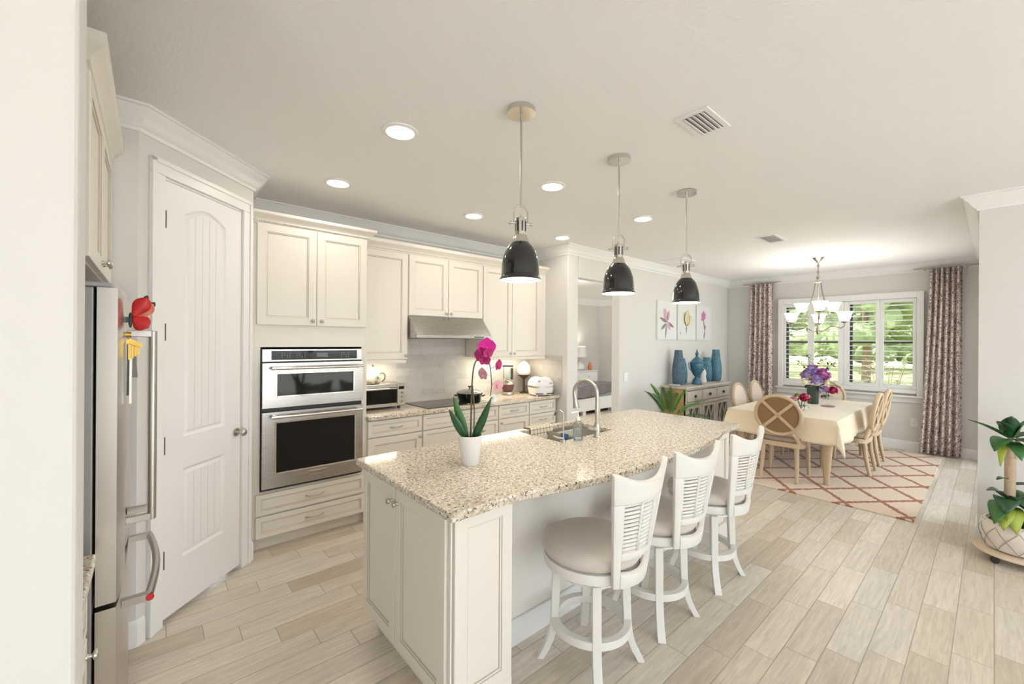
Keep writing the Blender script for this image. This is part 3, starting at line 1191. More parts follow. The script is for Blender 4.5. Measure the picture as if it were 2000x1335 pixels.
w1 = wall_cab('cream wall cabinet between the oven tower and the hood', 1.4065, 1.892, 1.385, 2.42, [(1.412, 1.884)], [(1.862, 1.425)])
w2 = wall_cab('short cream wall cabinet directly above the range hood', 1.8935, 2.799, 1.816, 2.42, [(1.899, 2.344), (2.349, 2.794)], [(2.318, 1.853), (2.376, 1.853)])
w3 = wall_cab('cream wall cabinet in the corner right of the range hood', 2.8005, 3.72, 1.385, 2.42, [(2.808, 3.228), (3.233, 3.700)], [(3.2, 1.425), (3.262, 1.425)])
MB().box(3.72, XK - .002, YU, YU + .02, 1.385, 2.42).build('filler_strip', M['cab'], w3)
for t, x0, x1 in ((w1, 1.4065, 1.892), (w2, 1.893, 2.799), (w3, 2.7995, XK - .002)):
    cab_crown([(x0, YU), (x1, YU)], 2.418, t, .095)
    MB().box(x0, x1, YU - .0, 4.075, 2.42, 2.43).build('cabinet_top', M['cab'], t)
    if t is not w2:
        MB().box(x0 + .02, x1 - .02, YU - .018, YU, 1.353, 1.385).build('light_rail', M['cab'], t)
        xa, xb = x0 + .06, min(x1, 3.7) - .06
        MB().box(xa, xb, 3.86, 3.89, 1.372, 1.3845).build('light_bar', M['ledbar'], t)
        lamp('under_cabinet_lamp', 'AREA', ((xa + xb) / 2, 3.875, 1.366), CAB_W * (xb - xa), (1, .86, .64), (xb - xa, .04), (0, 0, -1), t)

# range hood
hd = thing('range_hood', 'slanted stainless range hood over the cooktop', 'range hood', (2.345, 3.9, 1.6))
hx0, hx1 = 1.897, 2.797
P = [(4.07, 1.597), (3.575, 1.597), (3.575, 1.628), (3.745, 1.815), (4.07, 1.815)]
b = MB()
b.add([(hx0, y, z) for y, z in P] + [(hx1, y, z) for y, z in P], [(4, 3, 2, 1, 0), (5, 6, 7, 8, 9)] + [(i, (i + 1) % 5, 5 + (i + 1) % 5, 5 + i) for i in range(5)])
b.build('hood_canopy', M['steel'], hd, bevel=.003)
b = MB()
for k in range(5):
    b.box(2.565 + k * .026, 2.583 + k * .026, 3.5725, 3.5752, 1.606, 1.617)
b.build('hood_button', M['black'], hd)
b = MB()
for x0 in (1.95, 2.37):
    b.box(x0, x0 + .38, 3.66, 4.0, 1.592, 1.5968)
b.build('grease_filter', M['darksteel'], hd)

# base cabinets
def base_cab(lab, x0, x1, rows, kn=None):
    t = thing('base_cabinet', lab, 'cabinet', ((x0 + x1) / 2, 3.8, 0))
    MB().box(x0, x1, YF, 4.085, .10, .875).build('carcass', M['cab'], t, bevel=.0015)
    MB().box(x0, x1, 3.60, 3.62, 0, .10).build('toe_kick', M['cab'], t)
    for kind, a, c, z0, z1 in rows:
        d = front(kind, (a, YF, z0), UX, NF, c - a, z1 - z0, t, kind == 'drawer')
        if kind == 'drawer':
            pull(((a + c) / 2, YF - .0215, (z0 + z1) / 2), UX, NF, d, .115 if c - a > .3 else .09)
        else:
            kx = kn if kn else c - .03
            knob((kx, YF - .021, z1 - .04), NF, d)
    return t


base_cab('cream base cabinet under the toaster oven, beside the oven tower', 1.4065, 1.9395, [('drawer', 1.414, 1.934, .722, .865), ('door', 1.414, 1.934, .108, .712)])
base_cab('cream base cabinet under the cooktop', 1.9405, 2.8635, [('drawer', 1.947, 2.857, .722, .865), ('drawer', 1.947, 2.857, .42, .712), ('drawer', 1.947, 2.857, .108, .41)])
base_cab('cream base cabinet with a drawer over one door, right of the cooktop', 2.8645, 3.3235, [('drawer', 2.871, 3.317, .722, .865), ('door', 2.871, 3.317, .108, .712)], 2.9)
t = base_cab('cream base cabinet with stacked drawers in the corner by the alcove wall', 3.3245, 3.79, [('drawer', 3.331, 3.765, .722, .865), ('drawer', 3.331, 3.765, .575, .712), ('drawer', 3.331, 3.765, .345, .565), ('drawer', 3.331, 3.765, .108, .335)])
b = MB()
b.box(1.4065, XK - .002, 3.50, 4.085, .876, .912)
tag(b.build('countertop', M['granite'], bevel=.006, segs=3), 'speckled granite worktop along the back kitchen wall', 'countertop')
b = MB()
b.box(1.4065, XK - .008, 4.078, 4.089, .913, 1.384)
b.box(1.8935, 2.799, 4.0785, 4.0885, 1.384, 1.815)
b.box(XK - .012, XK - .001, 3.47, 4.078, .913, 1.395)
struct(b.build('wall_backsplash', M['tile']))
tag(MB().box(2.01, 2.77, 3.565, 4.02, .9125, .919).build('cooktop', M['hob'], bevel=.002), 'flat black glass cooktop set in the granite under the hood', 'cooktop')

# ------------------------------------------------------------------ left side: fridge run
fc = thing('base_cabinet', 'small cream base cabinet between the near wall and the fridge', 'cabinet', (-.45, 1.55, 0))
MB().box(-.775, -.165, 1.325, 1.79, .10, .875).build('carcass', M['cab'], fc)
MB().box(-.775, -.22, 1.325, 1.79, 0, .10).build('toe_kick', M['cab'], fc)
d = front('door', (-.165, 1.33, .11), (0, 1, 0), (1, 0, 0), .45, .56, fc)
knob((-.144, 1.745, .63), (1, 0, 0), d)
d = front('drawer', (-.165, 1.33, .69), (0, 1, 0), (1, 0, 0), .45, .175, fc, True)
tag(MB().box(-.775, -.128, 1.315, 1.80, .876, .912).build('countertop', M['granite'], bevel=.006, segs=3), 'short speckled granite top beside the fridge', 'countertop')

FY0, FY1, FX = 1.87, 2.76, -.074
fr = thing('refrigerator', 'stainless french-door refrigerator against the left wall', 'refrigerator', (-.4, 2.3, 0))
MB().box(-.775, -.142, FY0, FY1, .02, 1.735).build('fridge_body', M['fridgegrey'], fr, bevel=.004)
b = MB()
b.box(-.40, -.10, FY0 + .01, FY1 - .01, 1.737, 1.752)
b.build('hinge_cover', M['greypl'], fr, bevel=.004)


def fdoor(y0, y1, z0, z1):
    b = MB()
    n = 10
    poly = [(-.135, y0), (-.135, y1), (FX - .012, y1)]
    for i in range(n + 1):
        t = i / n
        poly.append((FX - .012 + .012 * math.sin(PI * t) ** .5, y1 + (y0 - y1) * t))
    b.prism(poly[::-1], z0, z1)
    return b.build('fridge_door', M['steelv'], fr, smooth=40)


d1 = fdoor(FY0, 2.312, .712, 1.735)
d2 = fdoor(2.318, FY1, .712, 1.735)
d3 = fdoor(FY0, FY1, .06, .695)


def bar(y, z0, z1, parent):
    b = MB()
    b.tube([(.002, y, z0), (.002, y, z1)], .0135, 14)
    for z in (z0 + .012, z1 - .012):
        b.box(FX - .004, .004, y - .012, y + .012, z - .013, z + .013)
    return b.build('door_handle', M['satin'], parent, smooth=40, bevel=.002)


bar(2.255, .835, 1.603, d1)
bar(2.375, .835, 1.603, d2)
pts = []
for i in range(17):
    t = i / 16
    pts.append((-.005 + .022 * math.sin(PI * t), 2.0 + .62 * t, .640))
b = MB().tube(pts, .013, 14)
for y in (2.0, 2.62):
    b.box(FX - .003, .0, y - .013, y + .013, .627, .653)
h = b.build('door_handle', M['satin'], d3, smooth=40)
b = MB()
b.cyl((-.002, 1.9862, .640), (-.002, 1.9835, .640), .012, n=18)
b.build('red_medallion', M['red'], h)

bf = thing('fridge_magnet', 'red butterfly magnet stuck high on the fridge door', 'magnet', (FX + .012, 2.02, 1.64))
for nm_, mt_, items in (('wing', 'red', ((.50, -.12, .90, .085, .050), (.62, -.12, -.55, .058, .055))), ('wing', 'redpale', ((.80, .30, .75, .080, .048), (.80, .3, -.35, .05, .045)))):
    b = MB()
    for dx_, dy_, dz_, ln, w0 in items:
        b.leaf((FX + .020, 2.02, 1.648), (dx_, dy_, dz_), ln, w0, .02, up=(0, -1, 0), n=8, fold=.04, tip=1.5)
    b.build(nm_, M[mt_], bf, solid=.0012, smooth=60)
b = MB()
b.leaf((FX + .052, 2.0205, 1.708), (.35, -.1, .95), .022, .014, 0, up=(0, -1, 0), n=4, fold=0)
b.leaf((FX + .066, 2.045, 1.688), (.6, .2, .8), .024, .018, 0, up=(0, -1, 0), n=4, fold=0)
b.build('wing_tip', M['black'], bf, solid=.0022)
MB().ball((FX + .014, 2.02, 1.637), .006, .006, .028, 10, 8).build('butterfly_body', M['black'], bf, smooth=60)
MB().box(FX + .0005, FX + .011, 2.012, 2.028, 1.628, 1.648).build('magnet_base', M['black'], bf)
kf = thing('key_holder', 'brass key cluster with dark straps hanging below the butterfly magnet', 'keys', (FX + .01, 2.05, 1.58))
MB().cyl((FX + .001, 2.05, 1.585), (FX + .016, 2.05, 1.585), .011, n=18).build('hook', M['brass'], kf, smooth=40)
for xa, xb, xc, xd, z0, z1, mt in ((.006, .011, .004, .011, 1.572, 1.365, 'black'), (.022, .026, .018, .034, 1.55, 1.43, 'darksteel'), (.012, .018, .011, .018, 1.56, 1.335, 'nickel')):
    b = MB()
    b.add([(FX + xa, 2.046, z0), (FX + xb, 2.046, z0), (FX + xd, 2.046, z1), (FX + xc, 2.046, z1)], [(0, 1, 2, 3)])
    b.build('strap', M[mt], kf, solid=.004)
for k in range(4):
    b = MB()
    y = 2.026 + k * .005
    x = FX + .012 + k * .008
    b.cyl((x, y, 1.560 - k * .004), (x, y + .002, 1.560 - k * .004), .010, n=12)
    b.box(x - .0035, x + .0035, y, y + .002, 1.495 + k * .006, 1.552 - k * .004)
    b.build('key', M['brass'], kf)

uc = thing('upper_cabinet', 'cream cabinet mounted above the refrigerator', 'cabinet', (-.45, 2.36, 1.83))
MB().box(-.775, -.176, 1.90, 2.855, 1.83, 2.44).build('carcass', M['cab'], uc, bevel=.0015)
for y0, ky in ((1.906, 2.345), (2.382, 2.412)):
    d = front('door', (-.176, y0, 1.836), (0, 1, 0), (1, 0, 0), .468, .598, uc)
    knob((-.155, ky, 1.875), (1, 0, 0), d)
cab_crown([(-.775, 1.90), (-.176, 1.90), (-.176, 2.855)], 2.435, uc, .10, .062)

# ------------------------------------------------------------------ island
isl = thing('island_cabinet', 'cream kitchen island base with panel doors on its end', 'kitchen island', (2.2, 1.9, 0))
b = MB()
b.box(.906, 2.005, 1.64, 2.25, .095, .875)
b.box(2.005, 2.67, 1.64, 2.25, .095, .69)
b.box(2.67, 3.55, 1.64, 2.25, .095, .875)
b.box(2.005, 2.67, 1.64, 1.66, .69, .875)
b.box(2.005, 2.67, 2.30, 2.25, .69, .875) if False else None
b.box(.906, 1.222, 1.421, 1.64, .095, .875)
b.box(3.25, 3.55, 1.421, 1.64, .095, .875)
b.build('carcass', M['cab'], isl, bevel=.0015)
b = MB()
b.box(.945, 3.51, 1.645, 2.21, 0, .095)
b.box(.945, 1.222, 1.421, 1.645, 0, .095)
b.box(3.25, 3.51, 1.421, 1.645, 0, .095)
b.build('toe_kick', M['cab'], isl)
d = front('door', (.906, 1.872, .105), (0, -1, 0), (-1, 0, 0), .446, .763, isl)
knob((.885, 1.838 + .072 - .0, .795), (-1, 0, 0), d)
for o in list(bpy.data.objects):
    pass
d = front('door', (.906, 2.324 - .055, .105), (0, -1, 0), (-1, 0, 0), .389, .763, isl)
knob((.885, 1.838 + .012, .795), (-1, 0, 0), d)
front('end_panel', (.918, 1.421, .075), UX, NF, .302, .793, isl)
MB().box(.918, 1.222, 1.401, 1.4205, .0, .074).build('panel_plinth', M['cab'], isl, bevel=.002)
front('end_panel', (3.256, 1.421, .075), UX, NF, .288, .793, isl)
MB().box(3.256, 3.544, 1.401, 1.4205, .0, .074).build('panel_plinth', M['cab'], isl, bevel=.002)
MB().box(.8975, .9055, 1.4015, 1.4205, .095, .874).build('corner_bead', M['cab'], isl, bevel=.002)
MB().box(1.224, 3.248, 1.622, 1.638, .0, .875).build('seating_panel', plain('seating_panel_paint', (.90, .875, .83), .6, var=.01), isl)
MB().box(1.224, 3.248, 1.606, 1.6215, .0, .135).build('plinth', M['trim'], isl, bevel=.004)
for yy in (1.9,):
    pass
front('back_panel', (3.4, 2.25, .15), (-1, 0, 0), (0, 1, 0), .6, .70, isl)
front('back_panel', (2.7, 2.25, .15), (-1, 0, 0), (0, 1, 0), .6, .70, isl)
front('back_panel', (1.6, 2.25, .15), (-1, 0, 0), (0, 1, 0), .6, .70, isl)

# granite island top, bowed over the seats, with a sink cut-out
top_f = [(.86, 1.338), (1.02, 1.340), (1.14, 1.343), (1.24, 1.335), (1.36, 1.308), (1.52, 1.272), (1.72, 1.240), (1.95, 1.217), (2.2, 1.206), (2.45, 1.209), (2.7, 1.223), (2.95, 1.254), (3.12, 1.288), (3.22, 1.318), (3.3, 1.335), (3.45, 1.343), (3.62, 1.345)]
SX0, SX1, SY0, SY1 = 2.035, 2.64, 1.875, 2.275
IY = 2.325
b = MB()
zt, zb = .912, .876
# front strip up to the sink's front edge, then three pieces round the hole (one closed skin)
import itertools
xs = sorted(set([p[0] for p in top_f] + [SX0, SX1]))


def yfront(x):
    for (a, ya), (c, yc) in zip(top_f, top_f[1:]):
        if a <= x <= c:
            return ya + (yc - ya) * (x - a) / (c - a)
    return top_f[-1][1]


V = {}
vl, fl = [], []


def vid(x, y, z):
    k = (round(x, 5), round(y, 5), z)
    if k not in V:
        V[k] = len(vl)
        vl.append((x, y, z))
    return V[k]


for a, c in zip(xs, xs[1:]):
    rows = [(lambda x: yfront(x)), (lambda x: SY0), (lambda x: SY1), (lambda x: IY)]
    for k in range(3):
        if k == 1 and a >= SX0 - 1e-6 and c <= SX1 + 1e-6:
            continue
        q = [(a, rows[k](a)), (c, rows[k](c)), (c, rows[k + 1](c)), (a, rows[k + 1](a))]
        fl.append(tuple(vid(x, y, zt) for x, y in q))
        fl.append(tuple(vid(x, y, zb) for x, y in q)[::-1])
    fl.append((vid(a, yfront(a), zb), vid(c, yfront(c), zb), vid(c, yfront(c), zt), vid(a, yfront(a), zt)))
    fl.append((vid(c, IY, zb), vid(a, IY, zb), vid(a, IY, zt), vid(c, IY, zt)))
    if a >= SX0 - 1e-6 and c <= SX1 + 1e-6:
        fl.append((vid(c, SY0, zb), vid(a, SY0, zb), vid(a, SY0, zt), vid(c, SY0, zt)))
        fl.append((vid(a, SY1, zb), vid(c, SY1, zb), vid(c, SY1, zt), vid(a, SY1, zt)))
for x, sg in ((xs[0], 1), (xs[-1], -1)):
    ys = [yfront(x), SY0, SY1, IY]
    for k in range(3):
        q = (vid(x, ys[k + 1], zb), vid(x, ys[k], zb), vid(x, ys[k], zt), vid(x, ys[k + 1], zt))
        fl.append(q if sg > 0 else q[::-1])
q = (vid(SX0, SY0, zb), vid(SX0, SY1, zb), vid(SX0, SY1, zt), vid(SX0, SY0, zt))
fl.append(q)
q = (vid(SX1, SY1, zb), vid(SX1, SY0, zb), vid(SX1, SY0, zt), vid(SX1, SY1, zt))
fl.append(q)
b.add(vl, fl)
tag(b.build('island_countertop', M['granite'], bevel=.008, segs=3), 'speckled granite island top with a bowed seating edge', 'countertop')

sk = thing('kitchen_sink', 'stainless undermount double sink set in the island top', 'sink', (2.34, 2.07, .70))
b = MB()
zs = .8755
for x0, x1 in ((SX0 - .004, 2.318), (2.342, SX1 + .004)):
    y0, y1 = SY0 - .004, SY1 + .004
    zz = .70
    r = .02
    v = [(x0, y0, zs), (x1, y0, zs), (x1, y1, zs), (x0, y1, zs), (x0 + r, y0 + r, zz), (x1 - r, y0 + r, zz), (x1 - r, y1 - r, zz), (x0 + r, y1 - r, zz)]
    b.add(v, [(4, 5, 6, 7), (0, 4, 7, 3), (1, 2, 6, 5), (0, 1, 5, 4), (3, 7, 6, 2)])
b.box(2.318, 2.342, SY0, SY1, zs - .04, zs - .002)
b.build('sink_bowl', steel_mat('sink_steel', (.50, .47, .43), .32, (60, 3, 3)), sk)
for x in (2.18, 2.49):
    MB().lathe([(.045, .7005), (.045, .704), (.02, .7015), (1e-6, .7015)], (x, 2.08, 0), 20).build('drain', M['chrome'], sk)

fa = thing('faucet', 'tall brushed gooseneck pull-down faucet on the island', 'faucet', (2.34, 1.80, .912))
fx, fy = 2.34, 1.80
b = MB()
b.lathe([(.027, .9125), (.027, .918), (.022, .922), (.022, 1.0), (.016, 1.012), (1e-6, 1.013)], (fx, fy, 0), 24)
pts = [(fx, fy, 1.0), (fx, fy, 1.10)]
R = .092
dv = Vector((-.16, 1, 0)).normalized()
for i in range(21):
    a = PI * i / 20 * 1.08
    p = Vector((fx, fy, 1.205)) + dv * (R - R * math.cos(a)) + Vector((0, 0, R * math.sin(a)))
    pts.append(tuple(p))
b.tube(pts, .0135, 16)
b.build('spout', M['nickel'], fa, smooth=40)
e = Vector(pts[-1])
e0 = Vector(pts[-2])
dd = (e - e0).normalized()
b = MB().tube([e - dd * .01, e + dd * .03, e + dd * .085, e + dd * .09], [.0155, .017, .024, .022], 18)
b.build('spray_head', M['nickel'], fa, smooth=40)
b = MB()
b.tube([(fx - .018, fy, .965), (fx - .05, fy - .002, .970), (fx - .10, fy - .004, .985)], [.013, .010, .007], 12)
b.ball((fx - .02, fy, .965), .017, n=14)
b.build('lever', M['nickel'], fa, smooth=50)
wf = thing('water_tap', 'slim filtered-water tap beside the soap bottle', 'tap', (2.02, 1.835, .912))
wx, wy = 2.035, 1.835
b = MB()
b.lathe([(.016, .9125), (.016, .92), (.009, .93), (1e-6, .931)], (wx, wy, 0), 16)
pts = [(wx, wy, .92), (wx, wy, 1.08)]
for i in range(13):
    a = PI * .8 * i / 12
    pts.append((wx - .004 * i / 12, wy + .038 * (1 - math.cos(a)), 1.08 + .038 * math.sin(a)))
b.tube(pts, .005, 10)
b.build('tap_spout', M['nickel'], wf, smooth=50)
b = MB().tube([pts[-1], (pts[-1][0], pts[-1][1] + .006, pts[-1][2] - .022)], .0062, 10)
b.build('tap_tip', M['darksteel'], wf)
b = MB().tube([(wx, wy, .937), (wx - .035, wy + .02, .945), (wx - .06, wy + .035, .958)], [.008, .006, .005], 8)
b.build('tap_lever', M['nickel'], wf)

so = thing('soap_bottle', 'clear pump bottle of soap at the sink edge', 'soap bottle', (2.165, 1.83, .912))
cx, cy = 2.165, 1.822
MB().lathe([(.034, .913), (.037, .918), (.037, 1.0), (.033, 1.025), (.016, 1.04), (.014, 1.052)], (cx, cy, 0), 24, sx=1, sy=.8).build('bottle', M['clear'], so, smooth=40)
MB().lathe([(.031, .916), (.033, .92), (.033, .985), (1e-6, .985)], (cx, cy, 0), 24, sy=.8).build('liquid_soap', M['soap'], so, smooth=40)
b = MB()
b.lathe([(.015, 1.045), (.015, 1.062), (.006, 1.066), (.006, 1.09)], (cx, cy, 0), 16)
b.tube([(cx, cy, 1.09), (cx, cy, 1.097), (cx - .02, cy + .01, 1.099), (cx - .045, cy + .022, 1.092)], .006, 10)
b.build('pump', M['whitepl'], so, smooth=50)

# dish towel over the back edge of the sink
tw = MB()
prof = [(2.325 + .012, .80), (2.335, .9), (2.333, .918), (2.32, .9205), (2.275, .9215), (2.266, .917), (2.262, .90), (2.258, .82), (2.256, .75)]


def towel(u, v):
    k = u * (len(prof) - 1)
    i = min(int(k), len(prof) - 2)
    t = k - i
    y = prof[i][0] * (1 - t) + prof[i + 1][0] * t
    z = prof[i][1] * (1 - t) + prof[i + 1][1] * t
    hang = max(0, (.9 - z))
    return (2.14 + .24 * v + .01 * hang * math.sin(v * 9), y + (.03 * hang * math.sin(v * 14) - .035 * hang if y < 2.3 else .004), z)


tw.grid(towel, 40, 20)
tag(tw.build('dish_towel', grid_towel(), smooth=60, solid=.003), 'cream dish towel with a dark windowpane check hung over the sink edge', 'towel')
br = thing('dish_brush', 'small blue-tipped dish brush standing in the sink', 'brush', (2.17, 1.95, .70))
MB().tube([(2.12, 1.93, .712), (2.14, 1.942, .80), (2.165, 1.95, .885)], [.012, .013, .022], 10).build('handle', M['whitepl'], br, smooth=60)
MB().cyl((2.166, 1.9505, .886), (2.182, 1.957, .925), .024, .028, 14).build('bristle_head', M['blue'], br)

# orchid
ox, oy = 1.294, 1.835
orc = thing('potted_orchid', 'magenta orchid in a white pot on the island', 'plant', (ox, oy, .912))
MB().lathe([(.046, .9125), (.048, .92), (.0655, 1.062), (.067, 1.068), (.062, 1.068), (.058, 1.04), (1e-6, 1.04)], (ox, oy, 0), 36).build('pot', M['potwhite'], orc, smooth=40)
MB().lathe([(.056, 1.0405), (.03, 1.05), (1e-6, 1.055)], (ox, oy, 0), 18).build('bark_mulch', M['soil'], orc, smooth=60)
RT = Vector((math.sin(YAW), -math.cos(YAW), 0))      # across the kitchen
FWD = Vector((math.cos(YAW), math.sin(YAW), 0))


def OP(a, h, f=0):
    return Vector((ox, oy, h)) + RT * a + FWD * f


b = MB().leaf(OP(-.014, 1.045), RT * -.076 + Vector((0, 0, .225)) - FWD * .02, .238, .044, -.02, up=-FWD, fold=.3)
b.build('leaf', M['leaf'], orc, solid=.003, smooth=60)
b = MB().leaf(OP(-.018, 1.045, -.012), RT * -.085 + Vector((0, 0, .150)) - FWD * .04, .182, .040, -.05, up=-FWD, fold=.3)
b.build('leaf', M['leafdark'], orc, solid=.003, smooth=60)
b = MB().leaf(OP(.012, 1.045), RT * .078 + Vector((0, 0, .12)) - FWD * .02, .172, .042, -.42, up=-FWD, fold=.3)
b.build('leaf', M['leafdark'], orc, solid=.003, smooth=60)
b = MB().leaf(OP(.012, 1.045, .02), RT * .6 + Vector((0, 0, .55)) + FWD * .6, .12, .05, .3, fold=.3)
b.build('leaf', M['leaf'], orc, solid=.003, smooth=60)
# pixel-read arch of the spray in metres right of / above the pot
arc1 = [(.0, 1.045), (.002, 1.20), (.006, 1.34), (.013, 1.42), (.028, 1.465), (.055, 1.485), (.082, 1.478), (.100, 1.445), (.108, 1.39), (.111, 1.33), (.106, 1.27)]


def smooth_path(p, n=4):
    o = []
    for i in range(len(p) - 1):
        p0, p1, p2, p3 = p[max(0, i - 1)], p[i], p[i + 1], p[min(len(p) - 1, i + 2)]
        for k in range(n):
            t = k / n
            o.append(tuple(.5 * (2 * p1[j] + (p2[j] - p0[j]) * t + (2 * p0[j] - 5 * p1[j] + 4 * p2[j] - p3[j]) * t * t + (3 * p1[j] - p0[j] - 3 * p2[j] + p3[j]) * t ** 3) for j in range(len(p1))))
    o.append(tuple(p[-1]))
    return o


sp = smooth_path(arc1)
MB().tube([OP(a, h, .02) for a, h in sp], [.005 - .0028 * i / len(sp) for i in range(len(sp))], 8).build('flower_stem', M['stem'], orc, smooth=60)
MB().tube([OP(.018, 1.045), OP(.02, 1.2, .01), OP(.009, 1.33, .012)], .0035, 8).build('support_stake', M['stem'], orc, smooth=60)


def orchid(name, a, h, s, mt, f=.0, tilt=0, back=(.0, 0)):
    c = OP(a, h, f)
    b = MB()
    nrm = (-FWD + Vector((0, 0, -.25)) + RT * tilt).normalized()
    side = nrm.cross(Vector((0, 0, 1))).normalized()
    upv = side.cross(nrm).normalized()
    for ang, ln, wd_ in ((90, 1, .9), (12, .95, 1.25), (168, .95, 1.25), (-45, .9, .8), (225, .9, .8)):
        q = math.radians(ang)
        b.leaf(c, side * math.cos(q) + upv * math.sin(q) + nrm * .12, s * ln, s * wd_, .05, up=nrm, n=7, fold=.10, tip=1.0)
    b.ball(c + nrm * s * .12 - upv * s * .2, s * .18, None, None, 8, 6)
    return b.build(name, mt, orc, smooth=60)


orchid('bloom', .084, 1.542, .056, M['magenta'], .0, .15)
orchid('bloom', .092, 1.508, .032, M['magdark'], -.015, .5)
orchid('bloom', .060, 1.497, .048, M['magdark'], .0, -.3)
orchid('bloom', .074, 1.470, .036, M['magdark'], .005, .2)
orchid('bloom', .145, 1.442, .036, M['magdark'], .02, 1.6)
orchid('bloom', .068, 1.395, .040, M['pinkpetal'], .0, -.9)
orchid('bloom', .143, 1.331, .036, M['pinkpetal'], .02, .5)
orchid('bloom', .122, 1.262, .028, M['potwhite'], .02, .4)
for a0, h0, a1, h1 in ((.104, 1.42, .145, 1.442), (.110, 1.38, .068, 1.395), (.111, 1.34, .143, 1.331), (.106, 1.27, .122, 1.262), (.055, 1.485, .060, 1.497), (.080, 1.478, .084, 1.542)):
    MB().tube([OP(a0, h0, .02), OP(a1, h1, .012)], .0016, 6).build('flower_stalk', M['stem'], orc)

# ------------------------------------------------------------------ bar stools
def make_stool():
    t = thing('bar_stool', '', 'bar stool', (0, 0, 0))
    wood = M['stoolwhite']
    MB().lathe([(.10, .475), (.215, .478), (.232, .49), (.236, .515), (.232, .535), (.20, .54)], (0, 0, 0), 40).build('seat_ring', wood, t, smooth=40)
    MB().lathe([(.20, .5405), (.232, .548), (.243, .568), (.236, .595), (.20, .616), (.12, .628), (1e-6, .632)], (0, 0, 0), 40).build('seat', M['stoolfab'], t, smooth=60)
    MB().lathe([(.155, .435), (.165, .44), (.165, .474)], (0, 0, 0), 32).build('swivel_plate', wood, t, smooth=40)
    for sx in (-1, 1):
        for sy in (-1, 1):
            pts, n = [], 9
            b = MB()
            prof_ = []
            for i in range(n + 1):
                q = i / n
                z = .46 * (1 - q)
                out = .168 + .018 * q + .062 * max(0, q - .55) ** 2 / .2025
                prof_.append((out, z))
            v = []
            dvx = Vector((sx, sy, 0)).normalized()
            sd = Vector((-dvx.y, dvx.x, 0))
            for i, (o, z) in enumerate(prof_):
                hw, dp = .0205, .021 - .004 * (i / n)
                for a, c in ((-hw, -dp), (hw, -dp), (hw, dp), (-hw, dp)):
                    v.append(dvx * (o + c) + sd * a + Vector((0, 0, z)))
            f = [(0, 1, 2, 3), tuple(4 * n + k for k in (3, 2, 1, 0))]
            for i in range(n):
                for k in range(4):
                    k2 = (k + 1) % 4
                    f.append((4 * i + k2, 4 * i + k, 4 * i + 4 + k, 4 * i + 4 + k2))
            b.add(v, f)
            b.build('leg', wood, t, smooth=30, bevel=.003)
    b = MB()
    n = 40
    v = []
    for j in range(n):
        a = 2 * PI * j / n
        for r, z in ((.158, .175), (.196, .175), (.196, .212), (.158, .212)):
            v.append((r * math.cos(a), r * math.sin(a), z))
    f = []
    for j in range(n):
        j2 = (j + 1) % n
        for k in range(4):
            k2 = (k + 1) % 4
            f.append((j * 4 + k, j2 * 4 + k, j2 * 4 + k2, j * 4 + k2))
    b.add(v, f)
    b.build('foot_ring', wood, t, smooth=30, bevel=.003)
    # curved backrest facing -y; u across -1..1, z up
    def bk(u, z, d=0):
        q = (z - .49) / .53
        hw = .130 + .092 * q
        lean = -.250 - .080 * q
        curve = .045 * (u * u) * (1 + .4 * q)
        return (u * hw, lean + curve - .004 + d, z)

    def panel(u0, u1, z0f, z1f, nu=8, nv=3, th=.024, mt=None, nm=None, par=None):
        b = MB()
        b.grid(lambda a, c: bk(u0 + (u1 - u0) * a, z0f(u0 + (u1 - u0) * a) * (1 - c) + z1f(u0 + (u1 - u0) * a) * c), nu, nv)
        return b.build(nm, mt or wood, par or t, smooth=40, solid=th, bevel=.003)
    c0 = lambda z: (lambda u: z)
    topf = lambda u: .968 + .068 * abs(u) ** 2.4 - .016 * max(0, abs(u) - .88) / .12
    br_ = panel(-1, 1, c0(.885), topf, 20, 4, .026, nm='top_rail')
    panel(-1, -.80, c0(.49), c0(.885), 3, 6, .026, nm='back_stile')
    panel(.80, 1, c0(.49), c0(.885), 3, 6, .026, nm='back_stile')
    panel(-.80, .80, c0(.622), c0(.655), 12, 1, .022, nm='lower_rail')
    panel(-.80, .80, lambda u: .49, lambda u: .545 + .02 * u * u, 12, 2, .03, nm='bottom_rail')
    # woven lattice of flat slats
    b = MB()
    for k in range(12):
        z = .664 + k * .0186
        for u0, u1 in ((-.80, -.29), (-.25, .25), (.29, .80)):
            b.grid(lambda a, c: bk(u0 + (u1 - u0) * a, z + .0105 * c, .006 * (c - .5)), 4, 1)
    for u in (-.27, .27, -.79, .79):
        b.grid(lambda a, c: bk(u - .035 + .07 * a, .655 + .23 * c, -.002), 2, 4)
    b.build('woven_panel', wood, t, smooth=40, solid=.007)
    b = MB()
    for sx in (-1, 1):
        p = Vector(bk(sx * .90, .985, .013))
        b.ball((p.x, p.y, p.z - .015), .017, .010, .030, 10, 8)
    b.build('ear_scroll', wood, t, smooth=60)
    MB().cyl((0, .196, .193), (0, .200, .193), .008, n=10).build('bolt', M['black'], t)
    return t


st = make_stool()
st['group'] = 'white bar stools along the island'
st['label'] = 'white swivel bar stool nearest the island corner with the panel doors'
st.location = (1.655, 1.305, 0)
st.rotation_euler = (0, 0, math.radians(2))
copy_tree(st, (2.215, 1.30, 0), math.radians(-3), 'white swivel bar stool in the middle of the island row')
copy_tree(st, (2.865, 1.29, 0), math.radians(-2), 'white swivel bar stool nearest the dining table')

